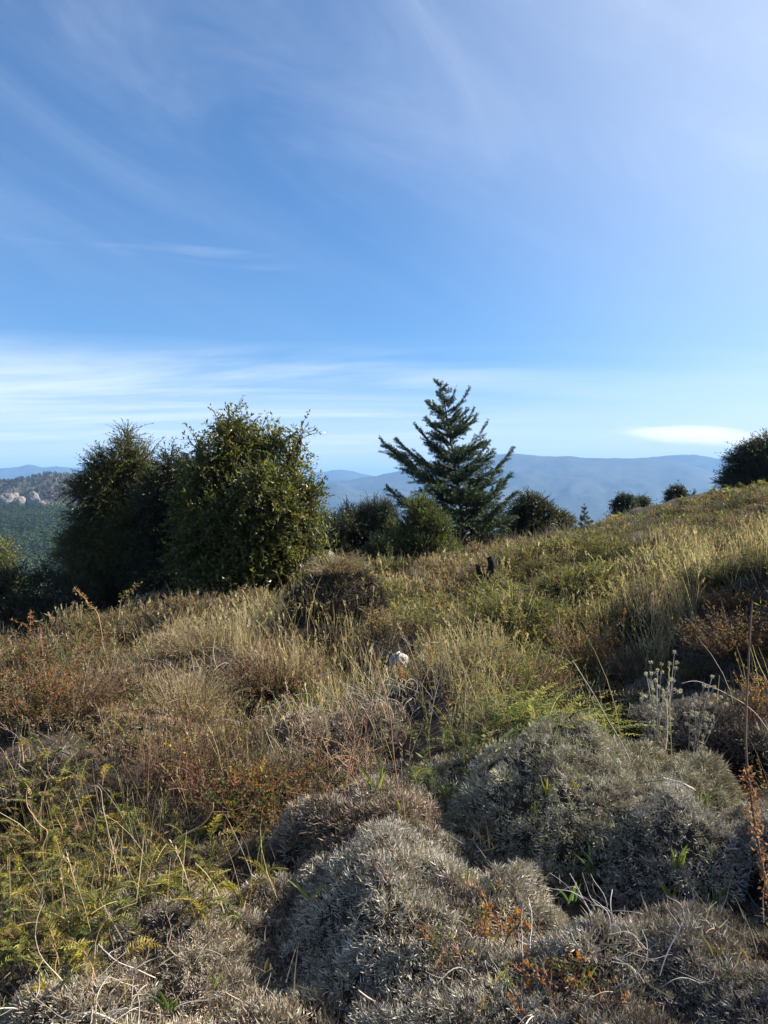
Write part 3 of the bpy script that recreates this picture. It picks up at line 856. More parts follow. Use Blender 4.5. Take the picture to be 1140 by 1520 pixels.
def cushion(px, py, d, rx, ry, h, pal, label):
    c = at(px, py, d)
    g = float(ground_z(c[0:1], c[1:2])[0])
    top = max(c[2] - g, .05)
    c0 = np.array([c[0], c[1], g])
    seed = int(px * 7 + py)
    lod = max(1, d / 2.6)

    def shell(u, v, k=1.0):
        # u angle, v 0 centre .. 1 rim
        lump = 1 + .22 * fbm(np.cos(u) * 1.5 + seed, np.sin(u) * 1.5, v * 1.2, seed=seed % 97, o=4)
        X = np.cos(u) * v * rx * lump * k; Y = np.sin(u) * v * ry * lump * k
        Z = top * k * np.clip(1 - v ** 2, 0, 1) ** .55
        b = .085 * fbm((X + c0[0]) * 6, (Y + c0[1]) * 6, Z * 6, seed=31, o=4) + .10 * fbm((X + c0[0]) * 2.6, (Y + c0[1]) * 2.6, seed=77, o=2)
        return np.stack([X, Y, Z * (1 + b * 2.2) + b * .7 - .02], -1)
    root = empty('cushion_shrub', c0, label, 'cushion shrub', 'grey cushion shrubs on the hillside')
    mb = MB()
    uu, vv = np.meshgrid(np.linspace(0, 2 * PI, 40, endpoint=False), np.linspace(.02, 1.04, 18), indexing='ij')
    V = shell(uu, vv, .92)
    V[..., 2] -= .02
    V[:, -1, 2] = -.5
    f = grid_faces(40, 18)
    i, j = np.meshgrid(np.arange(40), np.arange(17), indexing='ij'); i, j = i.ravel(), j.ravel(); k = (i + 1) % 40
    f = np.stack([i * 18 + j, i * 18 + j + 1, k * 18 + j + 1, k * 18 + j], 1)
    mb.add(V.reshape(-1, 3), f, (.07, .055, .042))
    mb.build('woody_base', MAT['soil'], root, smooth=True)
    area = PI * rx * ry + 2.2 * (rx + ry) * top
    n = int(area * 8200 / lod ** 1.7)
    mb = MB()
    u = U(0, 2 * PI, n); v = np.sqrt(U(0, 1.02, n) * .98); v = np.where(RNG.random(n) < .35, U(.78, 1.0, n), v)
    e = .01
    P = shell(u, v); Pu = shell(u + e, v); Pv = shell(u, np.minimum(v + e, 1.0))
    Nn = nrm(np.cross(Pv - P, Pu - P)); Nn[Nn[:, 2] < 0] *= -1
    bad = ~np.isfinite(Nn).all(1); Nn[bad] = (0, 0, 1)
    P = P - Nn * U(0, .035, n)[:, None]
    gx, gy = P[:, 0] + c0[0], P[:, 1] + c0[1]
    hgt = P[:, 2] + c0[2] - ground_z(gx, gy)
    pn = fbm(gx * 5, gy * 5, P[:, 2] * 5, seed=12)
    dens = (RNG.random(n) < .86 + 1.0 * pn) & (hgt > -.02)
    P, Nn = P[dens], Nn[dens]; gx, gy = gx[dens], gy[dens]; n = len(P)
    col = pick(CPAL[pal], n, [.34, .30, .20, .16], .18) * .88
    # patches of other colour: brown dead parts, greenish live parts
    q = fbm(gx * 3.1, gy * 3.1, P[:, 2] * 3, seed=44)
    col = mixc(col, (.17, .12, .085), np.clip(q * 1.6 - .25, 0, .65)) if True else col
    k = 6
    ax = nrm(Nn[:, None] * 1.0 + rdir(n * k).reshape(n, k, 3) * .85 + np.array([-.05, 0, .1]))
    pp = np.repeat(P[:, None], k, 1) + rdir(n * k).reshape(n, k, 3) * .008
    cc = np.repeat(col[:, None], k, 1) * (1 + RNG.normal(0, .16, (n, k, 1)))
    m = n * k
    sz = U(.5, 1.4, m) * lod ** .85 * np.repeat(1 + .5 * np.clip(q * 2, -.7, .9), k)
    A = ax.reshape(-1, 3)
    leaves(mb, pp.reshape(-1, 3), A, perp(A), .0235 * sz, .0030 * sz, cc.reshape(-1, 3), fold=.3, mid=.5)
    # stray longer shoots and dry stalks
    n2 = int(area * 430 / lod)
    ii = RNG.integers(0, n, n2)
    D = nrm(Nn[ii] * .8 + RNG.normal(0, .6, (n2, 3)))
    blades(mb, P[ii], D, np.array([[0, 0, -.25]]) * np.ones((n2, 1)), U(.025, .085, n2) * lod ** .4, .0026 * lod ** .8, pick([(.30, .22, .14), (.40, .33, .24), (.20, .14, .09), (.46, .42, .36)], n2), pick([(.38, .30, .20), (.46, .42, .34), (.26, .19, .12)], n2), seg=2)
    mb.build('foliage', MAT['cushion'], root)
    return root


for c in CUSH:
    cushion(*c)


# ------------------------------------------------------------------ uncountable growth
def scatter(n, d0, d1, weight, extra=.09):
    """Plant bases; nearer ground gets more of them, as the eye sees more of it."""
    d = np.exp(U(math.log(d0), math.log(d1), n))
    # most of it over the middle, the rest on the ground to either side
    side = RNG.random(n) < .30
    x = np.where(side, RNG.choice([-1, 1], n) * (U(.5, .85, n) * d + U(0, 1.6, n)), U(-1, 1, n) * (.5 + extra) * d + U(-.3, .3, n))
    ok = d < brow(x) + 3.5
    x, d = x[ok], d[ok]
    z = surf(x, d)
    px, py = project(x, d, z)
    w = weight(x, d, px, py) * 1
    ok = RNG.random(len(x)) < w
    return np.stack([x[ok], d[ok], z[ok]], 1), px[ok], py[ok]


def low_at_stone(px, py):
    return np.where((np.abs(px - 594) < 28) & (py > 986) & (py < 1090), np.clip((py - 984) / 110, .10, 1), 1)


def lod_of(P, d0=4.5, pw=.85):
    return np.maximum(1, P[:, 1] / d0) ** pw


def on_cush(x, y):
    return cush_h(x, y) > .03


STONE = surf_at(592, 985)


def bare(px, py):
    """deep shade and hollows that stay nearly empty"""
    return np.clip(G(px, py, 930, 975, 32, 50) + G(px, py, 800, 1300, 90, 60) + G(px, py, 490, 1400, 40, 110) + G(px, py, 1110, 1180, 50, 70), 0, 1)


def stems(P, H, lean, bend, k=5):
    n = len(P)
    D = nrm(np.stack([RNG.normal(-.04, lean, n), RNG.normal(-.02, lean, n), np.ones(n)], 1))
    a = U(0, 2 * PI, n)
    B = np.stack([np.cos(a), np.sin(a), np.zeros(n)], 1) * U(0, bend, n)[:, None] - np.array([0, 0, 1]) * U(0, bend * .45, n)[:, None]
    t = np.linspace(0, 1, k)
    X = P[:, None] + D[:, None] * (H[:, None] * t)[:, :, None] + B[:, None] * (H[:, None] * t ** 2)[:, :, None]
    return X, D, B


def leafy(mb, mbs, P, H, cols, pal_p, leafL, leafW, per, lo=.2, lean=.22, bend=.35, up=.6, lod=None, droop=.0, stemcol=(.16, .12, .075), stem_r=.0016, jit=.14, colfield=None):
    n = len(P)
    if n == 0: return
    lod = lod_of(P) if lod is None else lod
    X, D, B = stems(P, H, lean, bend)
    tubes(mbs, X, np.linspace(1, .35, 5)[None] * (stem_r * lod)[:, None], pick([stemcol, np.array(stemcol) * .7, np.array(stemcol) * 1.5], n), 3)
    t = U(lo, 1.0, (n, per))
    pos = P[:, None] + D[:, None] * (H[:, None] * t)[:, :, None] + B[:, None] * (H[:, None] * t ** 2)[:, :, None]
    a = rdir(n * per).reshape(n, per, 3); a[..., 2] *= .5
    A = nrm(D[:, None] * up + a - np.array([0, 0, droop]))
    c = pick(cols, n, pal_p, jit)
    if colfield is not None:
        c = colfield(c, P)
    cc = np.repeat(c[:, None], per, 1) * (1 + RNG.normal(0, .15, (n, per, 1)))
    m = n * per
    s = (U(.6, 1.3, (n, per)) * lod[:, None]).ravel()
    A = A.reshape(-1, 3)
    leaves(mb, pos.reshape(-1, 3), A, perp(A, rdir(m) + np.array([0, 0, 1.0])), leafL * s, leafW * s, cc.reshape(-1, 3), fold=.2)


# dry grass -------------------------------------------------------------
def w_grass(x, y, px, py):
    base = .30 * sstep(y, 4.2, 6.5) * (1 - .6 * sstep(y, 13, 18))
    base = base + .3 * (px > 1150) * (y < 6) + .13 * G(px, py, 120, 1290, 160, 110) + .25 * (px > 980) * (py > 900) * (py < 1060)
    w = base + 1.0 * G(px, py, 430, 965, 170, 55) + .7 * G(px, py, 170, 930, 120, 40) + .75 * G(px, py, 985, 930, 80, 90) + .35 * G(px, py, 560, 900, 130, 60) \
        + .35 * G(px, py, 640, 1000, 150, 80) + .10 * G(px, py, 300, 1100, 300, 120) + .55 * G(px, py, 1060, 930, 110, 110)
    cl = sstep(fbm(x * 2.2, y * 2.2, seed=61), -.25, .35)
    return np.clip(w * cl, 0, 1) * (1 - .88 * bare(px, py)) * np.where(on_cush(x, y), .25, 1)


P, px, py = scatter(175000, 2.6, 22, w_grass)
lod = lod_of(P); n = len(P)
H = (.33 + .20 * fbm(P[:, 0] * .9, P[:, 1] * .9, seed=23)) * U(.6, 1.35, n) * (1 - .25 * sstep(P[:, 1], 10, 18)) * low_at_stone(px, py)
mb = MB()
straw = [(.54, .43, .26), (.40, .31, .185), (.62, .53, .36), (.25, .19, .115), (.32, .28, .13)]
c = pick(straw, n, [.3, .27, .15, .18, .10])
_, D, B = stems(P, H, .20, .38)
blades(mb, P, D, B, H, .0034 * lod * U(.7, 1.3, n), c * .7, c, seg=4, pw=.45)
# seed heads
sel = np.where(RNG.random(n) < .32)[0]
k = 9
t = U(.78, 1.02, (len(sel), k))
pos = P[sel][:, None] + D[sel][:, None] * (H[sel][:, None] * t)[:, :, None] + B[sel][:, None] * (H[sel][:, None] * t ** 2)[:, :, None]
A = nrm(D[sel][:, None] + rdir(len(sel) * k).reshape(-1, k, 3) * .55).reshape(-1, 3)
l2 = np.repeat(lod[sel], k)
leaves(mb, pos.reshape(-1, 3), A, perp(A), .020 * l2, .0042 * l2, np.repeat(c[sel] * 1.05, k, 0))
tag(mb.build('dry_grass', MAT['dry']), 'pale straw coloured dry grass with seed heads across the hillside', 'grass', kind='stuff')


# yellow green herb scrub ------------------------------------------------
def w_herb(x, y, px, py):
    w = .95 * G(px, py, 760, 900, 190, 85) + .8 * G(px, py, 700, 960, 120, 60) + .8 * sstep(y, 8, 11) * (.45 + .55 * sstep(px, 380, 620)) + .9 * G(px, py, 310, 905, 110, 32) \
        + .5 * G(px, py, 560, 870, 140, 40) + .25 * G(px, py, 660, 1090, 70, 70) + .3 * G(px, py, 160, 1080, 80, 60)
    cl = sstep(fbm(x * 1.5, y * 1.5, seed=71), -.08, .12)
    return np.clip(w * cl, 0, 1) * (1 - .95 * bare(px, py)) * np.where(on_cush(x, y), .2, 1)


P, px, py = scatter(80000, 2.8, 30, w_herb)
n = len(P); mb, mbs = MB(), MB()
H = (.27 + .22 * fbm(P[:, 0] * .8, P[:, 1] * .8, seed=29)) * U(.65, 1.25, n) * (1 - .2 * sstep(P[:, 1], 12, 20)) * low_at_stone(px, py)
hc = [(.145, .15, .046), (.098, .106, .037), (.20, .18, .065), (.24, .19, .10), (.072, .083, .034)]


def herb_field(c, P):
    q = fbm(P[:, 0] * .55, P[:, 1] * .55, seed=90)
    return mixc(c, (.20, .145, .095), np.clip(q * 2.4 + .1, 0, .85))


leafy(mb, mbs, P, H, hc, [.30, .26, .18, .12, .14], .040, .0095, 12, lo=.22, lean=.20, bend=.4, up=.7, droop=.15, colfield=herb_field)
o = mb.build('leafy_scrub', MAT['herb']); tag(o, 'waist high yellow green leafy scrub over the middle and right of the slope', 'scrub', kind='stuff')
s_ = mbs.build('stems', MAT['twig'], o); s_['kind'] = 'stuff'


# brown small leaved scrub ------------------------------------------------
def w_brown(x, y, px, py):
    w = .3 * ((px > 1150) | (px < -20)) * (y < 6) + .9 * G(px, py, 90, 1010, 170, 75) + .8 * G(px, py, 290, 1110, 150, 90) + .7 * G(px, py, 420, 1130, 90, 70) + .7 * G(px, py, 860, 950, 70, 70) + .35 * sstep(y, 5, 9) \
        + .5 * G(px, py, 330, 1230, 110, 60) + .6 * G(px, py, 720, 790, 60, 20) + .5 * G(px, py, 860, 790, 100, 25)
    cl = sstep(fbm(x * 1.9 + 7, y * 1.9, seed=81), -.2, .3)
    return np.clip(w * cl, 0, 1) * (1 - .95 * bare(px, py)) * np.where(on_cush(x, y), .3, 1)


P, px, py = scatter(112000, 2.3, 26, w_brown)
n = len(P); mb, mbs = MB(), MB()
H = (.26 + .14 * fbm(P[:, 0] * 1.3, P[:, 1] * 1.3, seed=39)) * U(.6, 1.4, n) * low_at_stone(px, py)
bc = [(.12, .085, .045), (.155, .10, .05), (.095, .092, .035), (.24, .12, .035), (.18, .14, .085), (.30, .20, .045)]
leafy(mb, mbs, P, H, bc, [.26, .22, .22, .08, .18, .04], .017, .009, 13, lo=.15, lean=.38, bend=.5, up=.4, stemcol=(.13, .08, .05), stem_r=.0015)
o = mb.build('brown_scrub', MAT['herb']); tag(o, 'brown autumn scrub of small olive and orange leaves on dark stems', 'scrub', kind='stuff')
s_ = mbs.build('stems', MAT['twig'], o); s_['kind'] = 'stuff'


# ground litter: grey and brown dead bits over the soil --------------------
def w_lit(x, y, px, py):
    return np.clip(.55 + .6 * fbm(x * 1.2, y * 1.2, seed=55), .05, 1) * (1 - .8 * bare(px, py)) * np.where(on_cush(x, y), .03, 1)


P, px, py = scatter(360000, 1.35, 24, w_lit)
n = len(P); lod = lod_of(P, 3.2, .9)
q = fbm(P[:, 0] * .9, P[:, 1] * .9, seed=57)
c = pick([(.18, .16, .135), (.11, .085, .06), (.14, .11, .07), (.065, .055, .04), (.10, .10, .045)], n, [.28, .24, .20, .18, .10])
c = mixc(c, (.24, .22, .195), np.clip(q * 1.5, 0, .6))
D = nrm(rdir(n) * .9 + np.array([0, 0, .75])); D[:, 2] = np.abs(D[:, 2])
mb = MB()
blades(mb, P - np.array([0, 0, .01]), D, rdir(n) * .25, U(.03, .13, n) * lod, .0045 * lod, c * .75, c, seg=2)
tag(mb.build('dry_litter', MAT['dry']), 'tangle of grey and brown dead stems covering the soil between the shrubs', 'litter', kind='stuff')


# ------------------------------------------------------------------ single rounded shrubs over the middle of the slope
def shrub_proto(label, cols, p, leafL, leafW, n, r, h, group, up, stemcol, spiky=.0):
    root = empty('shrub', (0, 0, 0), label, 'shrub', group)
    a = U(0, 2 * PI, n); q = np.sqrt(RNG.random(n)) * r * .55
    P = np.stack([np.cos(a) * q, np.sin(a) * q, np.full(n, -.08)], 1)
    out = np.stack([np.cos(a), np.sin(a), 0 * a], 1)
    D = nrm(out * (q / r * 1.5)[:, None] + np.array([0, 0, 1.0]) + RNG.normal(0, .27, (n, 3)))
    H = h * (1.08 - .35 * (q / r / .55) ** 2) * U(.75, 1.2, n) * (1 + .25 * fbm(P[:, 0] * 5, P[:, 1] * 5, seed=int(h * 100)))
    t = np.linspace(0, 1, 5)
    B = out * .12 - np.array([0, 0, .06])
    X = P[:, None] + D[:, None] * (H[:, None] * t)[:, :, None] + B[:, None] * (H[:, None] * t ** 2)[:, :, None]
    ms = MB(); tubes(ms, X, np.linspace(.003, .0012, 5)[None] * np.ones((n, 1)), pick([stemcol, np.array(stemcol) * 1.5], n), 3)
    ms.build('stems', MAT['twig'], root)
    per = 16; tl = U(.22, 1.02, (n, per))
    pos = P[:, None] + D[:, None] * (H[:, None] * tl)[:, :, None] + B[:, None] * (H[:, None] * tl ** 2)[:, :, None]
    A = nrm(D[:, None] * up + rdir(n * per).reshape(n, per, 3)).reshape(-1, 3)
    m = n * per; s = U(.6, 1.35, m)
    c = np.repeat(pick(cols, n, p, .16)[:, None], per, 1).reshape(-1, 3) * (1 + RNG.normal(0, .16, (m, 1)))
    mb = MB(); leaves(mb, pos.reshape(-1, 3), A, perp(A, rdir(m) + np.array([0, 0, 1.0])), leafL * s, leafW * s, c, fold=.2)
    mb.build('leaves', MAT['herb'], root)
    return root


def copy_thing(root):
    c = root.copy(); COL.objects.link(c)
    for ch in list(root.children):
        k = ch.copy(); COL.objects.link(k); k.parent = c
    return c


PROTOS = [
    shrub_proto('rounded yellow olive leafy shrub among others like it on the middle of the slope', [(.15, .15, .045), (.11, .115, .038), (.20, .175, .065)], [.4, .35, .25], .042, .011, 330, .42, .50, 'yellow olive shrubs on the slope', .7, (.12, .09, .05)),
    shrub_proto('dark olive shrub among others like it on the middle of the slope', [(.055, .064, .028), (.075, .08, .033), (.10, .095, .04)], [.4, .35, .25], .036, .013, 340, .40, .44, 'dark olive shrubs on the slope', .5, (.08, .06, .04)),
    shrub_proto('brown withered shrub among others like it on the middle of the slope', [(.16, .105, .062), (.12, .078, .048), (.20, .145, .09), (.23, .115, .045)], [.38, .32, .2, .1], .030, .009, 360, .40, .42, 'brown withered shrubs on the slope', .6, (.11, .07, .05)),
    shrub_proto('purplish grey twiggy shrub among others like it on the middle of the slope', [(.17, .14, .125), (.12, .10, .09), (.22, .19, .165)], [.4, .35, .25], .040, .005, 420, .42, .40, 'purplish grey twiggy shrubs on the slope', 1.0, (.15, .12, .11)),
    shrub_proto('straw beige dry shrub among others like it on the middle of the slope', [(.30, .235, .145), (.23, .18, .11), (.36, .30, .20)], [.4, .35, .25], .050, .006, 380, .36, .48, 'straw beige dry shrubs on the slope', 1.4, (.24, .18, .12)),
]
cnt = 0
tries = 0
first = [True] * 5
placed = []
while cnt < 230 and tries < 6000:
    tries += 1
    d = math.exp(U(math.log(5.2), math.log(24)))
    x = U(-.56, .60) * d
    if d > brow(x) + .2: continue
    g = surf(np.array([x]), np.array([d]))[0]
    px, py = project(x, d, g)
    if abs(px - 592) < 125 and 965 < py < 1110: continue
    if abs(px - 500) < 85 and 855 < py < 965: continue
    if abs(px - 718) < 34 and 850 < py < 910: continue
    if bare(px, py) > .35: continue
    sc = U(.5, 1.2) * (.80 + .02 * d)
    if any((x - a) ** 2 + (d - b) ** 2 < (.33 * (sc + c)) ** 2 for a, b, c in placed): continue
    wts = np.array([.7 + 1.2 * G(px, py, 760, 900, 200, 90) + .5 * G(px, py, 300, 890, 120, 30), .55 + .6 * (d > 12), .7 + 1.2 * G(px, py, 100, 1000, 200, 80), .55 + 1.0 * G(px, py, 1000, 830, 200, 60), (.4 + .8 * G(px, py, 420, 960, 160, 60)) * (1 - sstep(px, 800, 880))])
    k = int(RNG.choice(5, p=wts / wts.sum()))
    o = PROTOS[k] if first[k] else copy_thing(PROTOS[k])
    first[k] = False
    o.location = (x, d, g - .03); o.rotation_euler = (RNG.normal(0, .08), RNG.normal(0, .08), U(0, 6.28))
    o.scale = (sc * U(.85, 1.2), sc * U(.85, 1.2), sc * U(.6, 1.0))
    if d > brow(x) - 3: o.scale.z *= .7
    placed.append((x, d, sc)); cnt += 1

# ------------------------------------------------------------------ single plants one can point at
def ground_at(px, py, d=None):
    if d is None:
        return surf_at(px, py)
    x = (px - 570) / F * d
    return np.array([x, d, float(surf(np.array([x]), np.array([d]))[0])])


def frond_plant(px, py, label, n, L, cols, leafL, leafW, name='fern', group=None, spread=.8, droop=.55, up=1.0, per=20, cat='fern', rad=.10, stemcol=(.20, .15, .06), bias=(0, 0), d=None):
    b = ground_at(px, py, d)
    root = empty(name, b, label, cat, group)
    P = np.stack([RNG.normal(0, rad, n), RNG.normal(0, rad, n), np.zeros(n)], 1)
    P[:, 2] = surf(P[:, 0] + b[0], P[:, 1] + b[1]) - b[2] - .01
    a = U(0, 2 * PI, n)
    h = np.stack([np.cos(a) + bias[0], np.sin(a) + bias[1], 0 * a], 1) * U(.3, 1, n)[:, None] * spread
    D = nrm(h + np.array([0, 0, up]))
    LL = L * U(.6, 1.25, n)
    t = np.linspace(0, 1, per)
    B = nrm(h + 1e-4) * U(.2, .5, n)[:, None] - np.array([0, 0, 1]) * (droop * U(.5, 1.4, n))[:, None]
    X = P[:, None] + D[:, None] * (LL[:, None] * t)[:, :, None] + B[:, None] * (LL[:, None] * t ** 2.2)[:, :, None]
    ms = MB(); tubes(ms, X, np.linspace(.0022, .0007, per)[None] * np.ones((n, 1)), pick([stemcol, np.array(stemcol) * 1.6], n), 3)
    ms.build('stems', MAT['twig'], root)
    T = nrm(np.gradient(X, axis=1)); S = nrm(np.cross(T, np.array([0, 0, 1.0]) + RNG.normal(0, .3, (n, 1, 3))))
    mb = MB(); c = pick(cols, n, None, .15)
    prof = np.sin(np.clip(t * .85 + .15, 0, 1) * PI) ** .6
    for sg in (-1, 1):
        for rep in range(2):
            A = nrm(S * sg + T * .55 + RNG.normal(0, .22, X.shape))
            m = A.reshape(-1, 3)
            s = (prof[None] * U(.7, 1.2, (n, per)))[:, 3:].ravel()
            m = A[:, 3:].reshape(-1, 3)
            Xo = (X + T * (LL[:, None, None] / per * .5 * rep))[:, 3:].reshape(-1, 3)
            cc = np.repeat(c[:, None], per - 3, 1) * (1 + RNG.normal(0, .13, (n, per - 3, 1)))
            leaves(mb, Xo, m, perp(m, T[:, 3:].reshape(-1, 3) + RNG.normal(0, .2, m.shape)), leafL * s, leafW * s, cc.reshape(-1, 3), fold=.15)
    mb.build('fronds', MAT['herb'], root)
    return root


YG = [(.23, .225, .065), (.16, .175, .055), (.105, .12, .045), (.32, .26, .06), (.22, .16, .08)]
GF = 'yellow green ferny plants at the left edge'
for px, py, n, lab in [
    (35, 1330, 26, 'yellow green ferny plant farthest left, halfway down the lower left patch'),
    (75, 1270, 26, 'yellow green ferny plant with curled orange stems, topmost of the lower left patch'),
    (140, 1320, 24, 'yellow green ferny plant under the tall bent pale stem'),
    (95, 1390, 26, 'yellow green ferny plant just above the bottom left cushion shrub'),
    (15, 1430, 22, 'yellow green ferny plant in the lower left corner behind the dead twigs'),
    (200, 1350, 22, 'yellow green ferny plant with bright yellow frond tips beside the wide beige cushion'),
    (250, 1290, 20, 'dark green ferny plant at the right end of the lower left patch'),
    (170, 1250, 18, 'thin ferny plant in the dark gap behind the bent pale stem'),
    (15, 1245, 20, 'small yellow green ferny plant cut by the left edge, highest of its patch'),
    (300, 1330, 16, 'low green ferny plant in the shade above the wide beige cushion'),
    (25, 1175, 20, 'tall olive ferny plant at the left edge under the wide brown briar'),
    (85, 1195, 18, 'olive ferny plant with arching tips just above the looping orange stem'),
    (100, 1455, 16, 'sparse green ferny plant among the dead twigs at bottom left'),
]:
    frond_plant(px, py, lab, int(n * 1.7),   .28, YG, .031, .0078, group=GF, per=19, up=1.9, spread=.75, droop=.62, rad=.13, stemcol=(.24, .16, .07))
GRN = [(.18, .205, .075), (.135, .16, .06), (.24, .25, .085), (.10, .125, .052), (.26, .24, .10)]
frond_plant(800, 1118, 'leafy ferny green bush with arching fronds behind the largest grey dome', 95, .56, GRN, .040, .0100, name='ferny_bush', cat='bush', rad=.26, spread=.6, droop=.5, up=1.15, per=18, bias=(.5, 0), d=4.25)
frond_plant(850, 1080, 'smaller ferny green bush with yellow tipped fronds leaning right beside the dark trough', 48, .50, GRN, .038, .0095, name='ferny_bush', cat='bush', rad=.16, spread=.6, droop=.5, up=1.15, per=18, bias=(.6, 0), d=4.35)
frond_plant(700, 1120, 'slender ferny green plant left of the leafy ferny bush, with drooping tips', 22, .46, GRN, .032, .008, name='ferny_bush', cat='bush', rad=.10, spread=.4, droop=.4, up=1.4, per=18, d=4.1)
frond_plant(615, 1130, 'dark green leafy plant in the hollow right of the two green sprouts', 26, .24, [(.10, .145, .055), (.075, .11, .045), (.14, .17, .06)], .03, .008, name='ferny_bush', cat='bush', rad=.16, spread=.7, droop=.5, up=1.0, per=14, d=3.75)
frond_plant(185, 1110, 'small feathery bright green plant among grey cushions at the middle left', 20, .26, [(.16, .22, .07), (.20, .25, .08)], .02, .004, name='fern', cat='fern', rad=.06, spread=.45, droop=.3, up=1.3, per=20)


def sprout(px, py, hpx, n, label, cols, wid=.011, spread=.32):
    b = ground_at(px, py); h = hpx * b[1] / F
    mb = MB()
    P = np.stack([RNG.normal(0, .008, n), RNG.normal(0, .008, n), np.full(n, -.02)], 1)
    a = U(0, 2 * PI, n)
    hd = np.stack([np.cos(a), np.sin(a) * .6, 0 * a], 1)
    D = nrm(hd * spread * U(.3, 1.2, n)[:, None] + np.array([0, 0, 1.0]))
    c = pick(cols, n)
    S = perp(D, rdir(n) * .5 + np.array([0, 1.0, 0]))
    # lance shaped leaves with a keel
    t = np.linspace(0, 1, 7); w = np.sin(np.clip(t * .9 + .1, 0, 1) * PI) ** .7 * wid * .5
    LL = (h + .02) * U(.4, 1.1, n)
    wid = wid * .8
    w = w * .8
    B = hd * (.22 * U(.2, 2.2, n))[:, None] - np.array([0, 0, .10])
    X = P[:, None] + D[:, None] * (LL[:, None] * t)[:, :, None] + B[:, None] * (LL[:, None] * t ** 2)[:, :, None]
    Nn = np.cross(D, S)
    V = np.stack([X - S[:, None] * w[None, :, None] + Nn[:, None] * w[None, :, None] * .5, X, X + S[:, None] * w[None, :, None] + Nn[:, None] * w[None, :, None] * .5], 2)
    f = grid_faces(7, 3)
    Fq = (np.arange(n)[:, None, None] * 21 + f[None]).reshape(-1, 4)
    cc = np.repeat(c, 21, 0)
    mb.add(V.reshape(-1, 3), Fq, cc)
    o = mb.build('green_sprout', MAT['leaf'], smooth=True)
    o.location = b
    return tag(o, label, 'sprout', 'bright leaf sprouts among the cushions')


BG = [(.20, .245, .055), (.14, .185, .045), (.27, .30, .07)]
YO = [(.45, .33, .04), (.42, .24, .04), (.30, .30, .05)]
for px, py, h, n, lab, col, w in [
    (557, 1186, 62, 6, 'forked bright green sprout on the crest of the brownish grey cushion', BG, .014),
    (594, 1212, 46, 3, 'single narrow upright green sprout right of the forked sprout', BG, .012),
    (503, 1222, 30, 4, 'short yellow green sprout on the left shoulder of the brownish grey cushion', BG, .014),
    (462, 1245, 22, 3, 'small green sprout in shade left of the brownish grey cushion', BG, .012),
    (460, 1345, 50, 5, 'green sprout with folded leaves in the dark cleft at the bottom centre left', BG, .016),
    (250, 1490, 34, 4, 'flat dark green leaf lying on the wide beige cushion near the bottom', [(.10, .16, .03)], .016),
    (1005, 1285, 38, 5, 'yellow green sprout on the silvery cushion, left of the rusty stalk', BG, .012),
    (1000, 1350, 34, 6, 'bright green sprout with a reddish stem under the silvery cushion', BG, .015),
    (1062, 1340, 44, 9, 'broad tuft of green leaves in dark shade beside the rusty stalk', [(.13, .20, .045), (.20, .28, .05)], .014),
    (848, 1330, 48, 4, 'dim green sprout in the shaded hollow below the largest dome', [(.10, .17, .05)], .012),
    (880, 1300, 40, 5, 'dim drooping green sprout to the right in the shaded hollow', [(.08, .13, .045)], .012),
    (855, 1470, 50, 4, 'yellow green sprout at the bottom, left of the loose silvery cushion', BG, .012),
    (725, 1460, 52, 2, 'upright orange yellow leaf blade at the bottom centre', YO, .013),
    (758, 1460, 36, 5, 'small light green rosette sprout right of the orange blade', BG, .010),
    (708, 1500, 36, 3, 'yellow leaf sprout at the very bottom, left of centre right', YO, .012),
    (567, 1050, 50, 4, 'yellow tipped green sprout among pale dead twigs below the white stone', [(.28, .28, .05), (.2, .24, .05)], .016),
    (345, 1200, 36, 3, 'narrow green sprout under the orange leaved briar', BG, .012),
    (815, 1175, 26, 6, 'yellow leafed tuft on the crest of the largest dome', [(.42, .36, .05), (.30, .33, .06)], .010),
    (850, 1168, 24, 5, 'orange yellow tuft right of the yellow one on the largest dome', [(.42, .28, .05), (.40, .34, .06)], .010),
    (790, 1200, 20, 5, 'small green tuft on the left face of the largest dome', BG, .009),
    (205, 1055, 26, 7, 'tiny green tuft on the flat rusty cushion at the middle left', [(.18, .22, .05)], .008),
    (1050, 1190, 20, 5, 'small mossy green tuft behind the silvery cushion', [(.12, .16, .05)], .008),
    (1055, 1270, 24, 3, 'thin green shoot right of the yellow green sprout near the rusty stalk', BG, .010),
]:
    sprout(px, py, h, n, lab, col, w)


_cs = [c for c in CUSH if c[2] < 3.6 and 0 < c[0] < 1140]
for k in range(26):                                   # little shoots coming up through the cushions
    c = _cs[k % len(_cs)]
    w0 = at(c[0], c[1], c[2])
    a_, r_ = U(0, 6.28), U(.2, .95)
    xx, yy = w0[0] + math.cos(a_) * c[3] * r_, w0[1] - abs(math.sin(a_)) * c[4] * r_
    px_, py_ = project(xx, yy, float(surf(np.array([xx]), np.array([yy]))[0]))
    if py_ > 1515 or px_ < 5 or px_ > 1135: continue
    sprout(float(px_), float(py_), U(16, 34), int(RNG.integers(2, 6)), 'small dull green or yellowing shoot half hidden in a cushion shrub', [(.12, .15, .05), (.17, .19, .06), (.26, .22, .07), (.2, .13, .06)], .008)


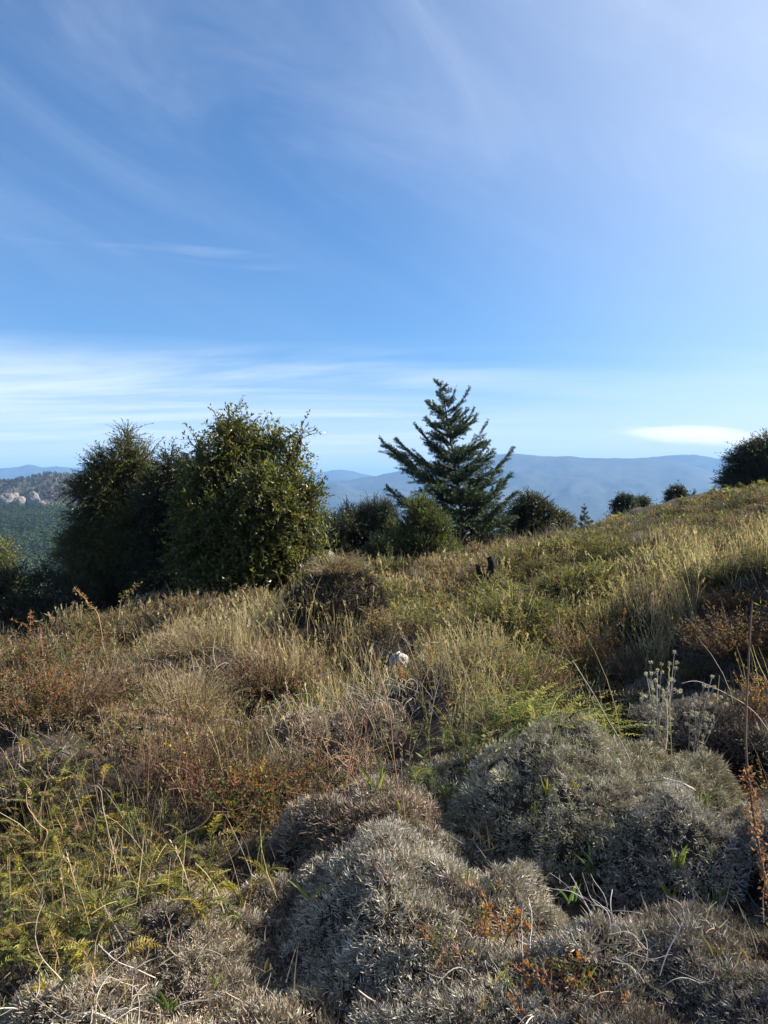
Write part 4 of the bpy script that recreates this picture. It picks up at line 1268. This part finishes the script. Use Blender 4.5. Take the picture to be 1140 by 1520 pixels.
def branchy(n, L, spread, base_r, sub=4, curl=.35, up=1.0, k=10, sublen=.5, bias=(0, 0), subang=.9):
    """main stems and side twigs as wandering paths from the origin"""
    def walk(P, D, LL, curl):
        m = len(P); X = [P]; d = D.copy(); st = (LL / (k - 1))[:, None]
        cv = RNG.normal(0, curl, (m, 3))
        for i in range(k - 1):
            cv = cv * .8 + RNG.normal(0, curl * .6, (m, 3))
            d = nrm(d + cv * .5)
            X.append(X[-1] + d * st)
        return np.stack(X, 1)
    a = U(0, 2 * PI, n)
    D = nrm(np.stack([np.cos(a) + bias[0], np.sin(a) + bias[1], 0 * a], 1) * spread * U(.2, 1, n)[:, None] + np.array([0, 0, up]))
    P = np.stack([RNG.normal(0, .05, n), RNG.normal(0, .05, n), np.full(n, -.02)], 1)
    LL = L * U(.6, 1.2, n)
    X = walk(P, D, LL, curl)
    if not sub:
        return X, None
    idx = RNG.integers(2, k - 1, (n, sub))
    Ps = X[np.arange(n)[:, None], idx].reshape(-1, 3)
    Ds = nrm(np.gradient(X, axis=1))[np.arange(n)[:, None], idx].reshape(-1, 3)
    Ds = nrm(Ds + rdir(n * sub) * subang)
    Y = walk(Ps, Ds, np.repeat(LL, sub) * sublen * U(.4, 1.1, n * sub), curl * 1.2)
    return X, Y


def briar(px, py, label, n, L, cols, p, leaf, per, name='briar', spread=.8, stemcol=(.13, .055, .04), r=.0032, bias=(0, 0), cat='shrub', group=None, up=1.0, curl=.16):
    b = ground_at(px, py)
    root = empty(name, b, label, cat, group)
    X, Y = branchy(n, L, spread, r, sub=6, curl=curl, bias=bias, up=up)
    mb = MB()
    tubes(mb, X, np.linspace(r, r * .4, 10)[None] * np.ones((len(X), 1)), pick([stemcol, np.array(stemcol) * 1.7], len(X)), 4)
    tubes(mb, Y, np.linspace(r * .5, r * .2, 10)[None] * np.ones((len(Y), 1)), pick([stemcol, np.array(stemcol) * 1.7], len(Y)), 3)
    mb.build('stems', MAT['twig'], root)
    mb = MB()
    Z = np.concatenate([X[:, 3:], Y[:, 3:]])
    m = len(Z) * per
    i = np.repeat(np.arange(len(Z)), per); t = U(0, 5.99, m); j = t.astype(int); f = (t - j)[:, None]
    pos = Z[i, j] * (1 - f) + Z[i, np.minimum(j + 1, 6)] * f
    A = nrm(rdir(m) + np.array([0, 0, .35])); s = U(.6, 1.3, m)
    cs = pick(cols, len(Z), p, .12)[i] * (1 + RNG.normal(0, .14, (m, 1)))
    leaves(mb, pos, A, perp(A, rdir(m) + np.array([0, 0, 1.0])), leaf * s, leaf * .58 * s, cs, fold=.18, mid=.5)
    mb.build('leaves', MAT['herb'], root)
    return root


OL, OR, YE, RD, TAN = (.095, .10, .033), (.30, .125, .03), (.34, .24, .045), (.15, .07, .04), (.19, .14, .08)
briar(290, 1200, 'briar of long red brown twigs with sparse olive leaves, left of centre', 26, .52, [OL, TAN, RD, YE], [.52, .30, .12, .06], .017, 7, spread=.75)
briar(400, 1195, 'briar with bright orange and yellow leaves in front of the pale dead twigs', 22, .40, [OL, OR, YE, TAN], [.46, .24, .14, .16], .018, 10, spread=.75)
briar(345, 1235, 'dense low olive briar with a rusty top, in shade below the red brown one', 30, .26, [OL, (.09, .10, .035), OR, TAN], [.46, .32, .10, .12], .019, 12, spread=1.0)
briar(450, 1215, 'low dark green and orange briar left of the brownish grey cushion', 18, .24, [OL, OR, (.09, .11, .04)], [.5, .16, .34], .018, 12, spread=1.0)
briar(225, 1180, 'small clump of upright dark red twigs beside the red brown briar', 22, .26, [RD, OL, TAN], [.4, .3, .3], .012, 3, spread=.45, stemcol=(.12, .055, .045))
briar(672, 1425, 'shoots with orange and green leaves rising through the silver cushion at the bottom', 7, .20, [(.26, .13, .05), OL, YE, (.25, .17, .11)], [.26, .42, .10, .22], .013, 6, stemcol=(.20, .13, .09), spread=.42, curl=.12)
briar(715, 1395, 'small orange leaved shoot on the right face of the big silver cushion', 5, .16, [OR, YE, (.36, .22, .12)], [.5, .2, .3], .015, 9, spread=.5)
briar(835, 1500, 'low shoots with pinkish orange leaves at the bottom edge', 10, .16, [(.26, .17, .10), OR, OL], [.5, .2, .3], .013, 9, spread=.7)
briar(40, 1080, 'wide brown briar with orange flecked leaves at the left edge', 56, .58, [TAN, OL, OR, (.22, .12, .055)], [.26, .24, .18, .32], .020, 11, spread=1.0, stemcol=(.09, .06, .04))
briar(150, 1010, 'brown olive briar with thin dark arching twigs, behind the flat rusty cushion', 30, .42, [TAN, OL, OR, (.19, .13, .07)], [.32, .28, .12, .28], .019, 9, spread=1.1, stemcol=(.09, .06, .04))
briar(880, 1010, 'orange brown briar with yellowing leaves on the left bank of the dark trough', 30, .55, [TAN, OL, OR, YE, (.17, .11, .06)], [.30, .28, .12, .1, .20], .022, 10, spread=.7, stemcol=(.13, .08, .06))
briar(905, 905, 'pale leaved briar at the top of the dark trough', 20, .42, [OL, TAN, (.24, .23, .10)], [.3, .4, .3], .026, 10, spread=.8)
briar(520, 1170, 'bare brown branching shrub with upright twigs below the white stone', 16, .50, [TAN, OL], [.6, .4], .014, 2, spread=.55, stemcol=(.22, .13, .085))
briar(1120, 1065, 'straw coloured low briar with orange specks at the right edge', 14, .24, [TAN, YE, (.36, .2, .06)], [.6, .25, .15], .015, 7, spread=.8)


def dead_twigs(px, py, label, n, L, col, r=.0026, spread=1.2, curl=.55, up=.7, width=.3):
    b = ground_at(px, py)
    X, Y = branchy(n, L, spread, r, sub=3, curl=curl, up=up, sublen=.6)
    off = np.stack([RNG.normal(0, width, n), RNG.normal(0, width * .6, n)], 1)
    oz = surf(off[:, 0] + b[0], off[:, 1] + b[1]) - b[2]
    o3 = np.concatenate([off, oz[:, None]], 1)
    X = X + o3[:, None]; Y = Y + np.repeat(o3, 3, 0)[:, None]
    mb = MB()
    c = np.array(col)
    pal = [c, c * .7, c * 1.15, c * np.array([.9, .72, .55])]
    tubes(mb, X, np.linspace(r, r * .45, 10)[None] * U(.6, 1.3, (n, 1)), pick(pal, n), 4)
    tubes(mb, Y, np.linspace(r * .6, r * .3, 10)[None] * U(.6, 1.2, (len(Y), 1)), pick(pal, len(Y)), 3)
    o = mb.build('dead_twigs', MAT['twig'], smooth=True); o.location = b
    return tag(o, label, 'dead shrub')


dead_twigs(455, 1085, 'tangle of pale grey curling dead twigs in the middle, behind the orange leaved briar', 95, .34, (.50, .46, .41), width=.34)
dead_twigs(560, 1060, 'pale curling dead twigs just below the white stone', 34, .34, (.48, .43, .37), width=.2)
dead_twigs(330, 1045, 'loosely curled grey dead twigs above the red brown briar', 46, .38, (.38, .33, .27), width=.3, curl=.6)
dead_twigs(110, 1500, 'pale bleached dead twigs in the bottom left corner', 44, .24, (.40, .35, .29), r=.0027, width=.16, spread=1.5, up=.45, curl=.3)
dead_twigs(640, 1395, 'few white curled dead twigs among the orange leaved shoots', 7, .12, (.55, .51, .45), width=.04, curl=.7)
dead_twigs(905, 1420, 'bare silvery twigs standing in the loose silvery cushion', 22, .22, (.46, .43, .40), width=.14, spread=.7, r=.002, curl=.3)
dead_twigs(60, 1110, 'grey dead twigs in the dark gap at the left edge', 26, .3, (.33, .29, .25), width=.24, curl=.45)
dead_twigs(880, 1030, 'bleached dead twigs under the orange brown briar', 26, .34, (.40, .32, .26), width=.16, spread=.7, up=1.0, curl=.35)


def stem_path(pts, d, label, r, col, name='bent_stem', fray=0, dd=0.):
    """a stem that hangs in the air where the photo shows it"""
    X = np.array([at(px, py, d + dd * i / max(1, len(pts) - 1)) for i, (px, py) in enumerate(pts)])
    tt = np.linspace(0, len(pts) - 1, 30)
    # Catmull-Rom
    i = np.clip(tt.astype(int), 0, len(pts) - 2); f = (tt - i)[:, None]
    p0, p1, p2, p3 = X[np.maximum(i - 1, 0)], X[i], X[i + 1], X[np.minimum(i + 2, len(pts) - 1)]
    C = .5 * (2 * p1 + (p2 - p0) * f + (2 * p0 - 5 * p1 + 4 * p2 - p3) * f ** 2 + (3 * p1 - p0 - 3 * p2 + p3) * f ** 3)
    C = C + fbm(tt * 1.2, 0 * tt + px, seed=3)[:, None] * r * 1.5
    b = C[-1].copy()
    mb = MB()
    g = np.array(col)[None] * (1 + .25 * fbm(tt * 1.6, 0 * tt + d, seed=9))[:, None]
    tubes(mb, (C - b)[None], np.linspace(r * .6, r, 30)[None], g[None], 6)
    o = mb.build(name, MAT['twig'], smooth=True); o.location = b
    return tag(o, label, 'stem'), C


def on_ray(px, py, dp=.0):
    p = surf_at(px, py)
    return p[1] - dp


d_ = on_ray(180, 1330)
stem_path([(88, 1215), (112, 1186), (137, 1168), (150, 1172), (152, 1196), (158, 1226), (168, 1268), (182, 1330)], d_, 'tall pale bent stem with a folded over top above the ferny plants', .0024, (.34, .28, .19))
d_ = on_ray(70, 1300)
stem_path([(52, 1158), (40, 1172), (40, 1196), (59, 1222), (70, 1236), (62, 1262), (70, 1300)], d_, 'curled orange brown stem looping at the left edge above the ferny plants', .003, (.40, .24, .12))
stem_path([(100, 1195), (84, 1212), (92, 1236), (80, 1262), (84, 1300)], d_, 'short wavy orange stem beside the looping one at the left edge', .0026, (.36, .21, .10))
d_ = on_ray(222, 1340)
stem_path([(317, 1190), (315, 1203), (298, 1226), (262, 1245), (240, 1270), (214, 1310), (196, 1350)], d_, 'long tan branch reaching up right out of the ferny plants', .0042, (.36, .24, .12))
d_ = on_ray(290, 1320)
stem_path([(360, 1248), (349, 1268), (322, 1288), (290, 1310), (270, 1330)], d_, 'shorter tan branch curving up right below the long one', .0036, (.36, .23, .12))
d_ = on_ray(100, 1440)
stem_path([(148, 1379), (120, 1402), (96, 1426), (80, 1452), (64, 1490)], d_, 'straight orange twig with a pale end crossing the bottom left cushion', .0038, (.44, .25, .12))
stem_path([(190, 1414), (160, 1425), (130, 1442), (100, 1460), (84, 1482)], d_, 'grey bent twig resting on the bottom left cushion', .0042, (.40, .36, .31))
d_ = on_ray(20, 1505)
stem_path([(56, 1483), (40, 1500), (28, 1516), (24, 1535)], d_, 'short orange twig at the bottom left corner', .0045, (.46, .22, .10))
stem_path([(0, 1490), (16, 1508), (34, 1516), (50, 1530)], d_, 'rusty twig entering at the bottom left corner', .0045, (.42, .19, .09))
d_ = on_ray(180, 1505)
stem_path([(90, 1512), (120, 1505), (150, 1508), (185, 1522)], d_, 'pale arched twig along the bottom edge on the left', .004, (.46, .42, .36))
d_ = on_ray(510, 1430)
stem_path([(555, 1318), (540, 1345), (524, 1380), (508, 1430)], d_, 'thin straw stalk leaning right in the dark cleft at the bottom centre', .0024, (.42, .34, .22))
d_ = on_ray(560, 1505)
stem_path([(532, 1468), (548, 1482), (566, 1498), (590, 1522)], d_, 'pale twig with a red tip at the bottom edge left of centre', .0036, (.50, .40, .34))
d_ = on_ray(1130, 1120)
stem_path([(1012, 1014), (1030, 1011), (1050, 1017), (1080, 1030), (1110, 1049), (1128, 1068), (1142, 1090), (1160, 1130)], d_, 'long pale arching grass stalk in front of the shaded dome at the right edge', .0030, (.44, .38, .28))
d_ = on_ray(910, 1130)
stem_path([(850, 980), (875, 1020), (900, 1065), (922, 1100), (935, 1130)], d_, 'straight bare grey stalk leaning across the dark trough', .0024, (.36, .31, .26))
d_ = on_ray(640, 1110)
stem_path([(672, 955), (655, 1000), (642, 1050), (634, 1110)], d_, 'thin straight stalk leaning right of the white stone, left of a crossing one', .0026, (.36, .31, .24))
stem_path([(672, 950), (690, 1000), (690, 1060), (698, 1130)], d_, 'thin straight stalk crossing the leaning one right of the white stone', .0024, (.32, .28, .22))
d_ = on_ray(590, 1185)
stem_path([(555, 970), (566, 1010), (578, 1060), (584, 1110), (592, 1185)], d_, 'long upright reddish bare stem in the middle below the white stone', .0034, (.30, .16, .10))
d_ = on_ray(1015, 1155)
stem_path([(985, 1154), (1005, 1160), (1020, 1167), (1032, 1172)], d_, 'white dead stalk lying on the dark purplish cushion', .004, (.60, .55, .48))
d_ = on_ray(150, 1075)
stem_path([(140, 955), (132, 980), (126, 1005), (122, 1040)], d_, 'pale leaning stalk rising from the brown scrub at the far left', .003, (.42, .38, .30))


def flower_stalk(pts, d, label, r, col, fl, fsize, nfl, span, name='rusty_stalk', width=.02, cat='stalk', part='seed_clusters', mat='dry'):
    """stem with flaky seed clusters over the share span of its length (0 = tip)"""
    o, C = stem_path(pts, d, label, r, col, name)
    o['category'] = cat
    b = np.array(o.location)
    u = U(span[0], span[1], nfl) * 29
    u = np.floor(u * 1.2) / 1.2 + RNG.normal(0, .25, nfl); u = np.clip(u, 0, 28.9)
    j = u.astype(int); f = (u - j)[:, None]
    P = C[j] * (1 - f) + C[np.minimum(j + 1, 29)] * f - b
    q = rdir(nfl)
    P = P + q * width * RNG.random((nfl, 1))
    A = nrm(q + rdir(nfl) * .6 + np.array([0, 0, .3]))
    mb = MB(); s = U(.6, 1.3, nfl)
    leaves(mb, P, A, perp(A), fsize * s, fsize * .6 * s, pick(fl, nfl), fold=.2, mid=.5)
    mb.build(part, MAT[mat], o)
    return o


RU = [(.32, .16, .075), (.25, .115, .055), (.38, .22, .12), (.18, .085, .05)]
flower_stalk([(1117, 890), (1112, 960), (1108, 1040), (1108, 1110), (1114, 1180), (1124, 1250), (1140, 1330), (1160, 1420)], 1.62, 'tall rusty brown stalk with orange seed clusters at the right edge, nearest to the camera', .0032, (.24, .145, .095), RU, .010, 360, (.50, .93), width=.018)
flower_stalk([(46, 906), (45, 920), (44, 940), (46, 965)], 9.2, 'rusty red flower spike standing against the dark trees at the far left', .006, (.3, .14, .08), RU, .028, 90, (0, .7), width=.03)
flower_stalk([(112, 874), (122, 884), (132, 898), (146, 912), (152, 950)], 8.8, 'leaning tan flower spike bent to the left against the dark trees', .006, (.34, .2, .11), [(.40, .28, .14), (.34, .2, .1)], .026, 110, (0, .7), width=.028)
flower_stalk([(60, 932), (60, 945), (62, 960), (64, 980)], 8.6, 'short orange brown spike right of the rusty red one at the far left', .005, (.3, .16, .09), RU, .024, 60, (0, .7), width=.028)
flower_stalk([(639, 960), (640, 975), (638, 1000), (642, 1060)], 5.4, 'orange brown dock spike just right of the white stone', .004, (.3, .16, .09), [(.36, .22, .08), (.30, .17, .07)], .016, 130, (.05, .55), width=.022)
flower_stalk([(592, 985), (597, 1000), (602, 1020), (604, 1060)], 5.3, 'rusty orange spike directly below the white stone', .004, (.3, .16, .09), [(.40, .22, .10), (.32, .17, .09)], .016, 110, (0, .55), width=.022)
flower_stalk([(492, 822), (495, 835), (498, 855), (500, 885)], 10.2, 'pale feathery plume standing in front of the brown mound tinted dark for shade', .006, (.46, .40, .34), [(.56, .50, .44), (.48, .42, .37)], .034, 190, (0, .85), name='pale_plume', width=.035, cat='plume', part='feathery_head')
flower_stalk([(928, 905), (926, 915), (925, 940), (924, 990)], 6.6, 'small orange tipped stalk among the tall dry grass right of the trough', .003, (.36, .28, .18), [(.55, .24, .05)], .016, 26, (.02, .22), width=.012)
flower_stalk([(205, 868), (190, 880), (180, 890), (176, 920)], 9.2, 'yellowish leafy stalk drooping right against the dark trees', .005, (.3, .24, .12), [(.34, .28, .10), (.28, .2, .09)], .030, 80, (0, .8), width=.04)


def everlasting(px, py, label, heads, dd=0.):
    b = ground_at(px, py, 4.0)
    root = empty('everlasting_plant', b, label, 'plant')
    ms, mh = MB(), MB()
    for hx, hy in heads:
        e = at(hx, hy, b[1] + RNG.normal(0, .06)) - b
        t = np.linspace(0, 1, 10)[:, None]
        mid = e * np.array([.35, .35, .55]) + RNG.normal(0, .015, 3)
        s0 = np.array([RNG.normal(0, .02), RNG.normal(0, .02), -.02])
        X = s0 * (1 - t) ** 2 + 2 * mid * t * (1 - t) + e * t ** 2
        tubes(ms, X[None], np.linspace(.0028, .0018, 10)[None], np.array([.34, .30, .25]), 4)
        cl = [e]
        for q in range(RNG.integers(4, 8)):
            j = RNG.integers(4, 9); d = rdir(1)[0] * np.array([1, 1, .3]); d[2] = abs(d[2]) + .5
            p2 = X[j] + nrm(d[None])[0] * U(.02, .05)
            tubes(ms, np.linspace(0, 1, 4)[:, None][None] * (p2 - X[j]) + X[j], np.full((1, 4), .0013), np.array([.34, .30, .25]), 3)
            cl.append(p2)
        for p in cl:
            m = 34; q = rdir(m)
            leaves(mh, p + q * .004, nrm(q + np.array([0, 0, .4])), perp(q), .0095 * U(.7, 1.2, m), .0055, pick([(.46, .43, .38), (.38, .35, .30), (.54, .51, .46)], m))
    ms.build('stems', MAT['twig'], root); mh.build('seed_heads', MAT['dry'], root)


everlasting(985, 1082, 'grey everlasting plant with round woolly seed heads behind the largest dome', [(966, 983), (959, 1000), (976, 995), (982, 986), (994, 985), (1001, 968), (1003, 992), (1000, 1010), (952, 1030), (957, 1034), (985, 1031), (973, 1010), (991, 1024)])
everlasting(1030, 1085, 'leaning everlasting plant with fewer seed heads to the right of the upright one', [(1057, 1004), (1045, 1018), (1033, 1031), (1024, 1037), (1070, 1035), (1078, 1045), (1060, 1020)])

def stone(px, py, w, h, label, mat='stone', name='white_stone', seed=2):
    b = ground_at(px, py); s = b[1] / F
    if w > 20:
        b = at(px, 984, b[1])
    nu, nv = 28, 16
    u, v = np.meshgrid(np.linspace(0, 2 * PI, nu, endpoint=False), np.linspace(.02, PI - .02, nv), indexing='ij')
    d = np.stack([np.cos(u) * np.sin(v), np.sin(u) * np.sin(v), np.cos(v)], -1)
    k = 1 + .28 * fbm(d[..., 0] * 1.7 + seed, d[..., 1] * 1.7, d[..., 2] * 1.7, seed=seed, o=4)
    V = d * k[..., None] * np.array([w * .5 * s, w * .45 * s, h * s * .8])
    f = np.array([[i * nv + j, i * nv + j + 1, ((i + 1) % nu) * nv + j + 1, ((i + 1) % nu) * nv + j] for i in range(nu) for j in range(nv - 1)])
    mb = MB(); mb.add(V.reshape(-1, 3), f, (1, 1, 1))
    o = mb.build(name, MAT[mat], smooth=False); o.location = b
    return tag(o, label, 'stone')


stone(592, 996, 28, 20, 'white stone catching the sun in the scrub at the centre of the hillside')
stone(622, 990, 9, 10, 'small pale stone just right of the larger white one', seed=6)

# charred stump
b = ground_at(721, 862); s_ = b[1] / F
root = empty('charred_stump', b, 'small charred dark stump standing in the scrub below the conifer', 'stump')
for k, (dx, hh, rr, nm) in enumerate([(3, 34, 8.5, 'burnt_stem'), (-5, 22, 7.0, 'side_stub'), (8, 20, 5.0, 'side_stub')]):
    t = np.linspace(-.1, 1, 12)
    X = np.stack([dx * s_ * (1 + .5 * np.clip(t, 0, 1)) + .05 * np.sin(t * 3 + k * 2), .04 * np.cos(t * 4 + k), t * hh * s_], 1)
    mb = MB(); tubes(mb, X[None], (rr * s_ * (1.3 - .75 * np.clip(t, 0, 1) ** .7) * (1 + .5 * fbm(t * 5, 0 * t + k, seed=2)))[None], (1, 1, 1), 9)
    mb.build(nm, MAT['char'], root, smooth=True)

# ------------------------------------------------------------------ the wooded valley on the left
MAT['pine'] = foliage_mat('pine_wood', trans=.0, rough=.7, spec=.2, nscale=.012, var=.25)
MAT['bare'] = foliage_mat('bare_tree', trans=.0, rough=.8, spec=.1, nscale=.05, var=.25)


def little_trees(mb, P, H, Wd, cols, tiers=9, per=9, shape='cone'):
    """small trees: tiers of drooping leafy flaps, ragged outline"""
    n = len(P)
    t = (np.arange(tiers) + .3) / tiers
    tt = np.repeat(t, per)[None] + RNG.normal(0, .04, (n, tiers * per))
    a = U(0, 2 * PI, (n, tiers * per))
    if shape == 'cone':
        r = (1 - np.clip(tt, 0, 1)) ** .8 * .5 + .03
    else:
        r = .5 * np.sin(np.clip(tt * .85 + .12, 0, 1) * PI) ** .7
    r = r * U(.55, 1.15, r.shape)
    h = np.stack([np.cos(a), np.sin(a), 0 * a], -1)
    q0 = P[:, None] + np.array([0, 0, 1]) * (tt * H[:, None])[..., None] + h * (r * Wd[:, None] * .25)[..., None]
    A = nrm(h * 1.0 + np.array([0, 0, .15 if shape == 'cone' else .5]) + RNG.normal(0, .2, h.shape))
    c = pick(cols, n, None, .16)
    cc = np.repeat(c[:, None], tiers * per, 1) * (1 + RNG.normal(0, .14, (n, tiers * per, 1)))
    A = A.reshape(-1, 3)
    leaves(mb, q0.reshape(-1, 3), A, perp(A, np.array([[0, 0, 1.0]]) + RNG.normal(0, .4, A.shape)), (r * Wd[:, None]).ravel() * .9 + .4, (r * Wd[:, None]).ravel() * .75 + .5, cc.reshape(-1, 3), fold=.25, mid=.55)


# one mass of pines on the valley floor
n = 11000
r = np.sqrt(U(330 ** 2, 1260 ** 2, n)); a = np.radians(U(-38, -9, n))
x, y = r * np.sin(a), r * np.cos(a)
P = np.stack([x, y, ground_z(x, y)], 1)
mb = MB()
H = U(8, 19, n)
little_trees(mb, P, H, H * U(.34, .5, n), [(.026, .046, .016), (.038, .060, .018), (.016, .030, .013), (.058, .074, .022)], tiers=8, per=6)
tag(mb.build('pine_forest', MAT['pine']), 'dense dark green pine forest filling the valley beyond the trees on the left', 'forest', kind='stuff')

# wooded hill behind it, with bare rock faces
HD = 1750.0
crest = [(-420, 712), (-200, 704), (-60, 706), (0, 712), (22, 710), (40, 706), (60, 702), (75, 700), (95, 702), (115, 704), (150, 712), (220, 728), (330, 745), (420, 752)]
px = np.array([c[0] for c in crest], float); py = np.array([c[1] for c in crest], float) + 4
u = np.linspace(px[0], px[-1], 160); v = np.interp(u, px, py)
X0 = (u - 570) / F * HD; Zc = EYE + (720 - v) / F * HD + 2.5 * fbm(X0 * .02, 0 * X0, seed=2)
t = np.linspace(-.6, 1, 60); T, X = np.meshgrid(t, X0, indexing='ij')
prof = np.where(T < 0, 1 + T * .5, 1 - np.clip(T, 0, 1) ** 1.2)
Z = -48 + (Zc[None] + 48) * prof + 3 * fbm(X * .02, T * 6, seed=8, o=4) * (T > -.2)
Yd = HD - T * 520; X = X * Yd / HD
mb = MB(); mb.add(np.stack([X, Yd, Z], -1), grid_faces(60, 160), (1, 1, 1))
tag(mb.build('hill', MAT['hill'], smooth=True), 'wooded hill with pale rock faces across the valley on the left', 'hill', kind='structure')


def hill_pt(pxs, pys, D):
    return np.stack([(pxs - 570) / F * D, D + 0 * pxs, EYE + (720 - pys) / F * D], 1)


i = RNG.integers(0, 60, 5200); j = RNG.integers(0, 160, 5200)
sel = (T[i, j] > -.15) & (T[i, j] < .8) & (fbm(X[i, j] * .012, T[i, j] * 5, seed=19) > -.35)
i, j = i[sel], j[sel]
P = np.stack([X[i, j] + RNG.normal(0, 5, len(i)), Yd[i, j] + RNG.normal(0, 5, len(i)), Z[i, j] - 1], 1)
mb = MB(); H = U(5, 11, len(P))
little_trees(mb, P, H, H * U(.6, 1.0, len(P)), [(.055, .06, .036), (.075, .07, .045), (.042, .052, .032), (.10, .085, .06)], tiers=5, per=7, shape='round')
tag(mb.build('hill_woods', MAT['pine']), 'mixed olive and grey brown woods covering the hill across the valley', 'woods', kind='stuff')


def outcrop(px0, py0, w, h, D, label, seed, tilt=0.):
    c = np.array([(px0 - 570) / F * D, D, EYE + (720 - (py0 + h * .5)) / F * D])
    nu, nv = 48, 30
    u, v = np.meshgrid(np.linspace(0, 2 * PI, nu, endpoint=False), np.linspace(.02, PI * .62, nv), indexing='ij')
    d = np.stack([np.cos(u) * np.sin(v), np.sin(u) * np.sin(v), np.cos(v)], -1)
    k = 1 + .22 * fbm(d[..., 0] * 2 + seed, d[..., 1] * 2, d[..., 2] * 2, seed=seed, o=5) + .10 * (1 - np.abs(fbm(d[..., 0] * 5, d[..., 1] * 5 + seed, d[..., 2] * 2, seed=seed + 4, o=4)))
    s = D / F
    V = np.sign(d) * np.abs(d) ** .8 * k[..., None] * np.array([w * .5 * s, w * .5 * s, h * s])
    V[..., 0] += tilt * V[..., 2]
    f = np.array([[i * nv + j, i * nv + j + 1, ((i + 1) % nu) * nv + j + 1, ((i + 1) % nu) * nv + j] for i in range(nu) for j in range(nv - 1)])
    mb = MB(); mb.add(V.reshape(-1, 3), f, (1, 1, 1))
    o = mb.build('rock_outcrop', MAT['rock'], smooth=False); o.location = c - np.array([0, 0, h * s * .5])
    tag(o, label, 'rock outcrop')


outcrop(8, 733, 34, 22, 1290, 'broad jagged rock face at the far left above the pine forest', 3, .3)
outcrop(50, 732, 17, 20, 1280, 'rounded pale rock dome right of the broad rock face', 8, -.1)
outcrop(24, 738, 20, 14, 1270, 'lower sloping rock slab between the rock face and the rounded dome', 14, .5)
outcrop(62, 744, 10, 5, 1262, 'small flat pale boulder at the foot of the rounded rock dome', 17)

cols = [(.21, .165, .13), (.26, .21, .17), (.17, .14, .11)]
k = 0
for px_, py_, h_ in [(72, 743, 18), (78, 745, 22), (84, 744, 21), (90, 743, 17), (80, 747, 14), (96, 742, 14), (75, 748, 12), (87, 748, 13)]:
    mb = MB(); p = hill_pt(np.array([px_ * 1.0]), np.array([py_ * 1.0]), 1275.0 + k * 4); k += 1
    hh = h_ * 1275 / F
    little_trees(mb, np.zeros((1, 3)), np.array([hh]), np.array([hh * .42]), cols, tiers=12, per=10, shape='round')
    o = mb.build('bare_tree', MAT['bare']); o.location = p[0]
    tag(o, 'pale bare poplar like tree in the small stand right of the rock dome', 'tree', 'bare pale trees below the wooded hill')

# ------------------------------------------------------------------ air, camera, output
hz = bpy.data.materials.new('blue_air'); hz.use_nodes = True
nt = hz.node_tree; nt.nodes.clear()
o_ = nt.nodes.new('ShaderNodeOutputMaterial'); pv = nt.nodes.new('ShaderNodeVolumePrincipled')
pv.inputs['Color'].default_value = (*HAZE_COLOR, 1); pv.inputs['Density'].default_value = HAZE_DENSITY
pv.inputs['Anisotropy'].default_value = .0
nt.links.new(pv.outputs[0], o_.inputs['Volume'])
s = 27000.0; z0, z1 = -420.0, HAZE_TOP
mb = MB()
mb.add([(-s, -s, z0), (s, -s, z0), (s, s, z0), (-s, s, z0), (-s, -s, z1), (s, -s, z1), (s, s, z1), (-s, s, z1)],
       [[0, 3, 2, 1], [4, 5, 6, 7], [0, 1, 5, 4], [1, 2, 6, 5], [2, 3, 7, 6], [3, 0, 4, 7]], (1, 1, 1))
tag(mb.build('haze', hz), 'blue haze over the valley and the far mountains', 'haze', kind='stuff')

cd = bpy.data.cameras.new('camera'); co = bpy.data.objects.new('camera', cd); COL.objects.link(co)
cd.sensor_fit = 'VERTICAL'; cd.sensor_height = 36; cd.lens = 36 * F / 1520.0
cd.clip_start = .05; cd.clip_end = 90000
co.location = (0, 0, EYE); co.rotation_euler = (PI / 2 + PITCH, 0, 0)
SC.camera = co

SC.render.engine = 'CYCLES'
cy = SC.cycles
cy.max_bounces = 5; cy.diffuse_bounces = 2; cy.glossy_bounces = 2; cy.transmission_bounces = 3
cy.volume_bounces = 0; cy.transparent_max_bounces = 4
cy.use_denoising = True; cy.denoiser = 'OPENIMAGEDENOISE'
cy.sample_clamp_indirect = 4
cy.use_adaptive_sampling = False
SC.view_settings.view_transform = 'Standard'; SC.view_settings.look = 'None'
SC.view_settings.exposure = EXPOSURE; SC.view_settings.gamma = 1
SC.display_settings.display_device = 'sRGB'
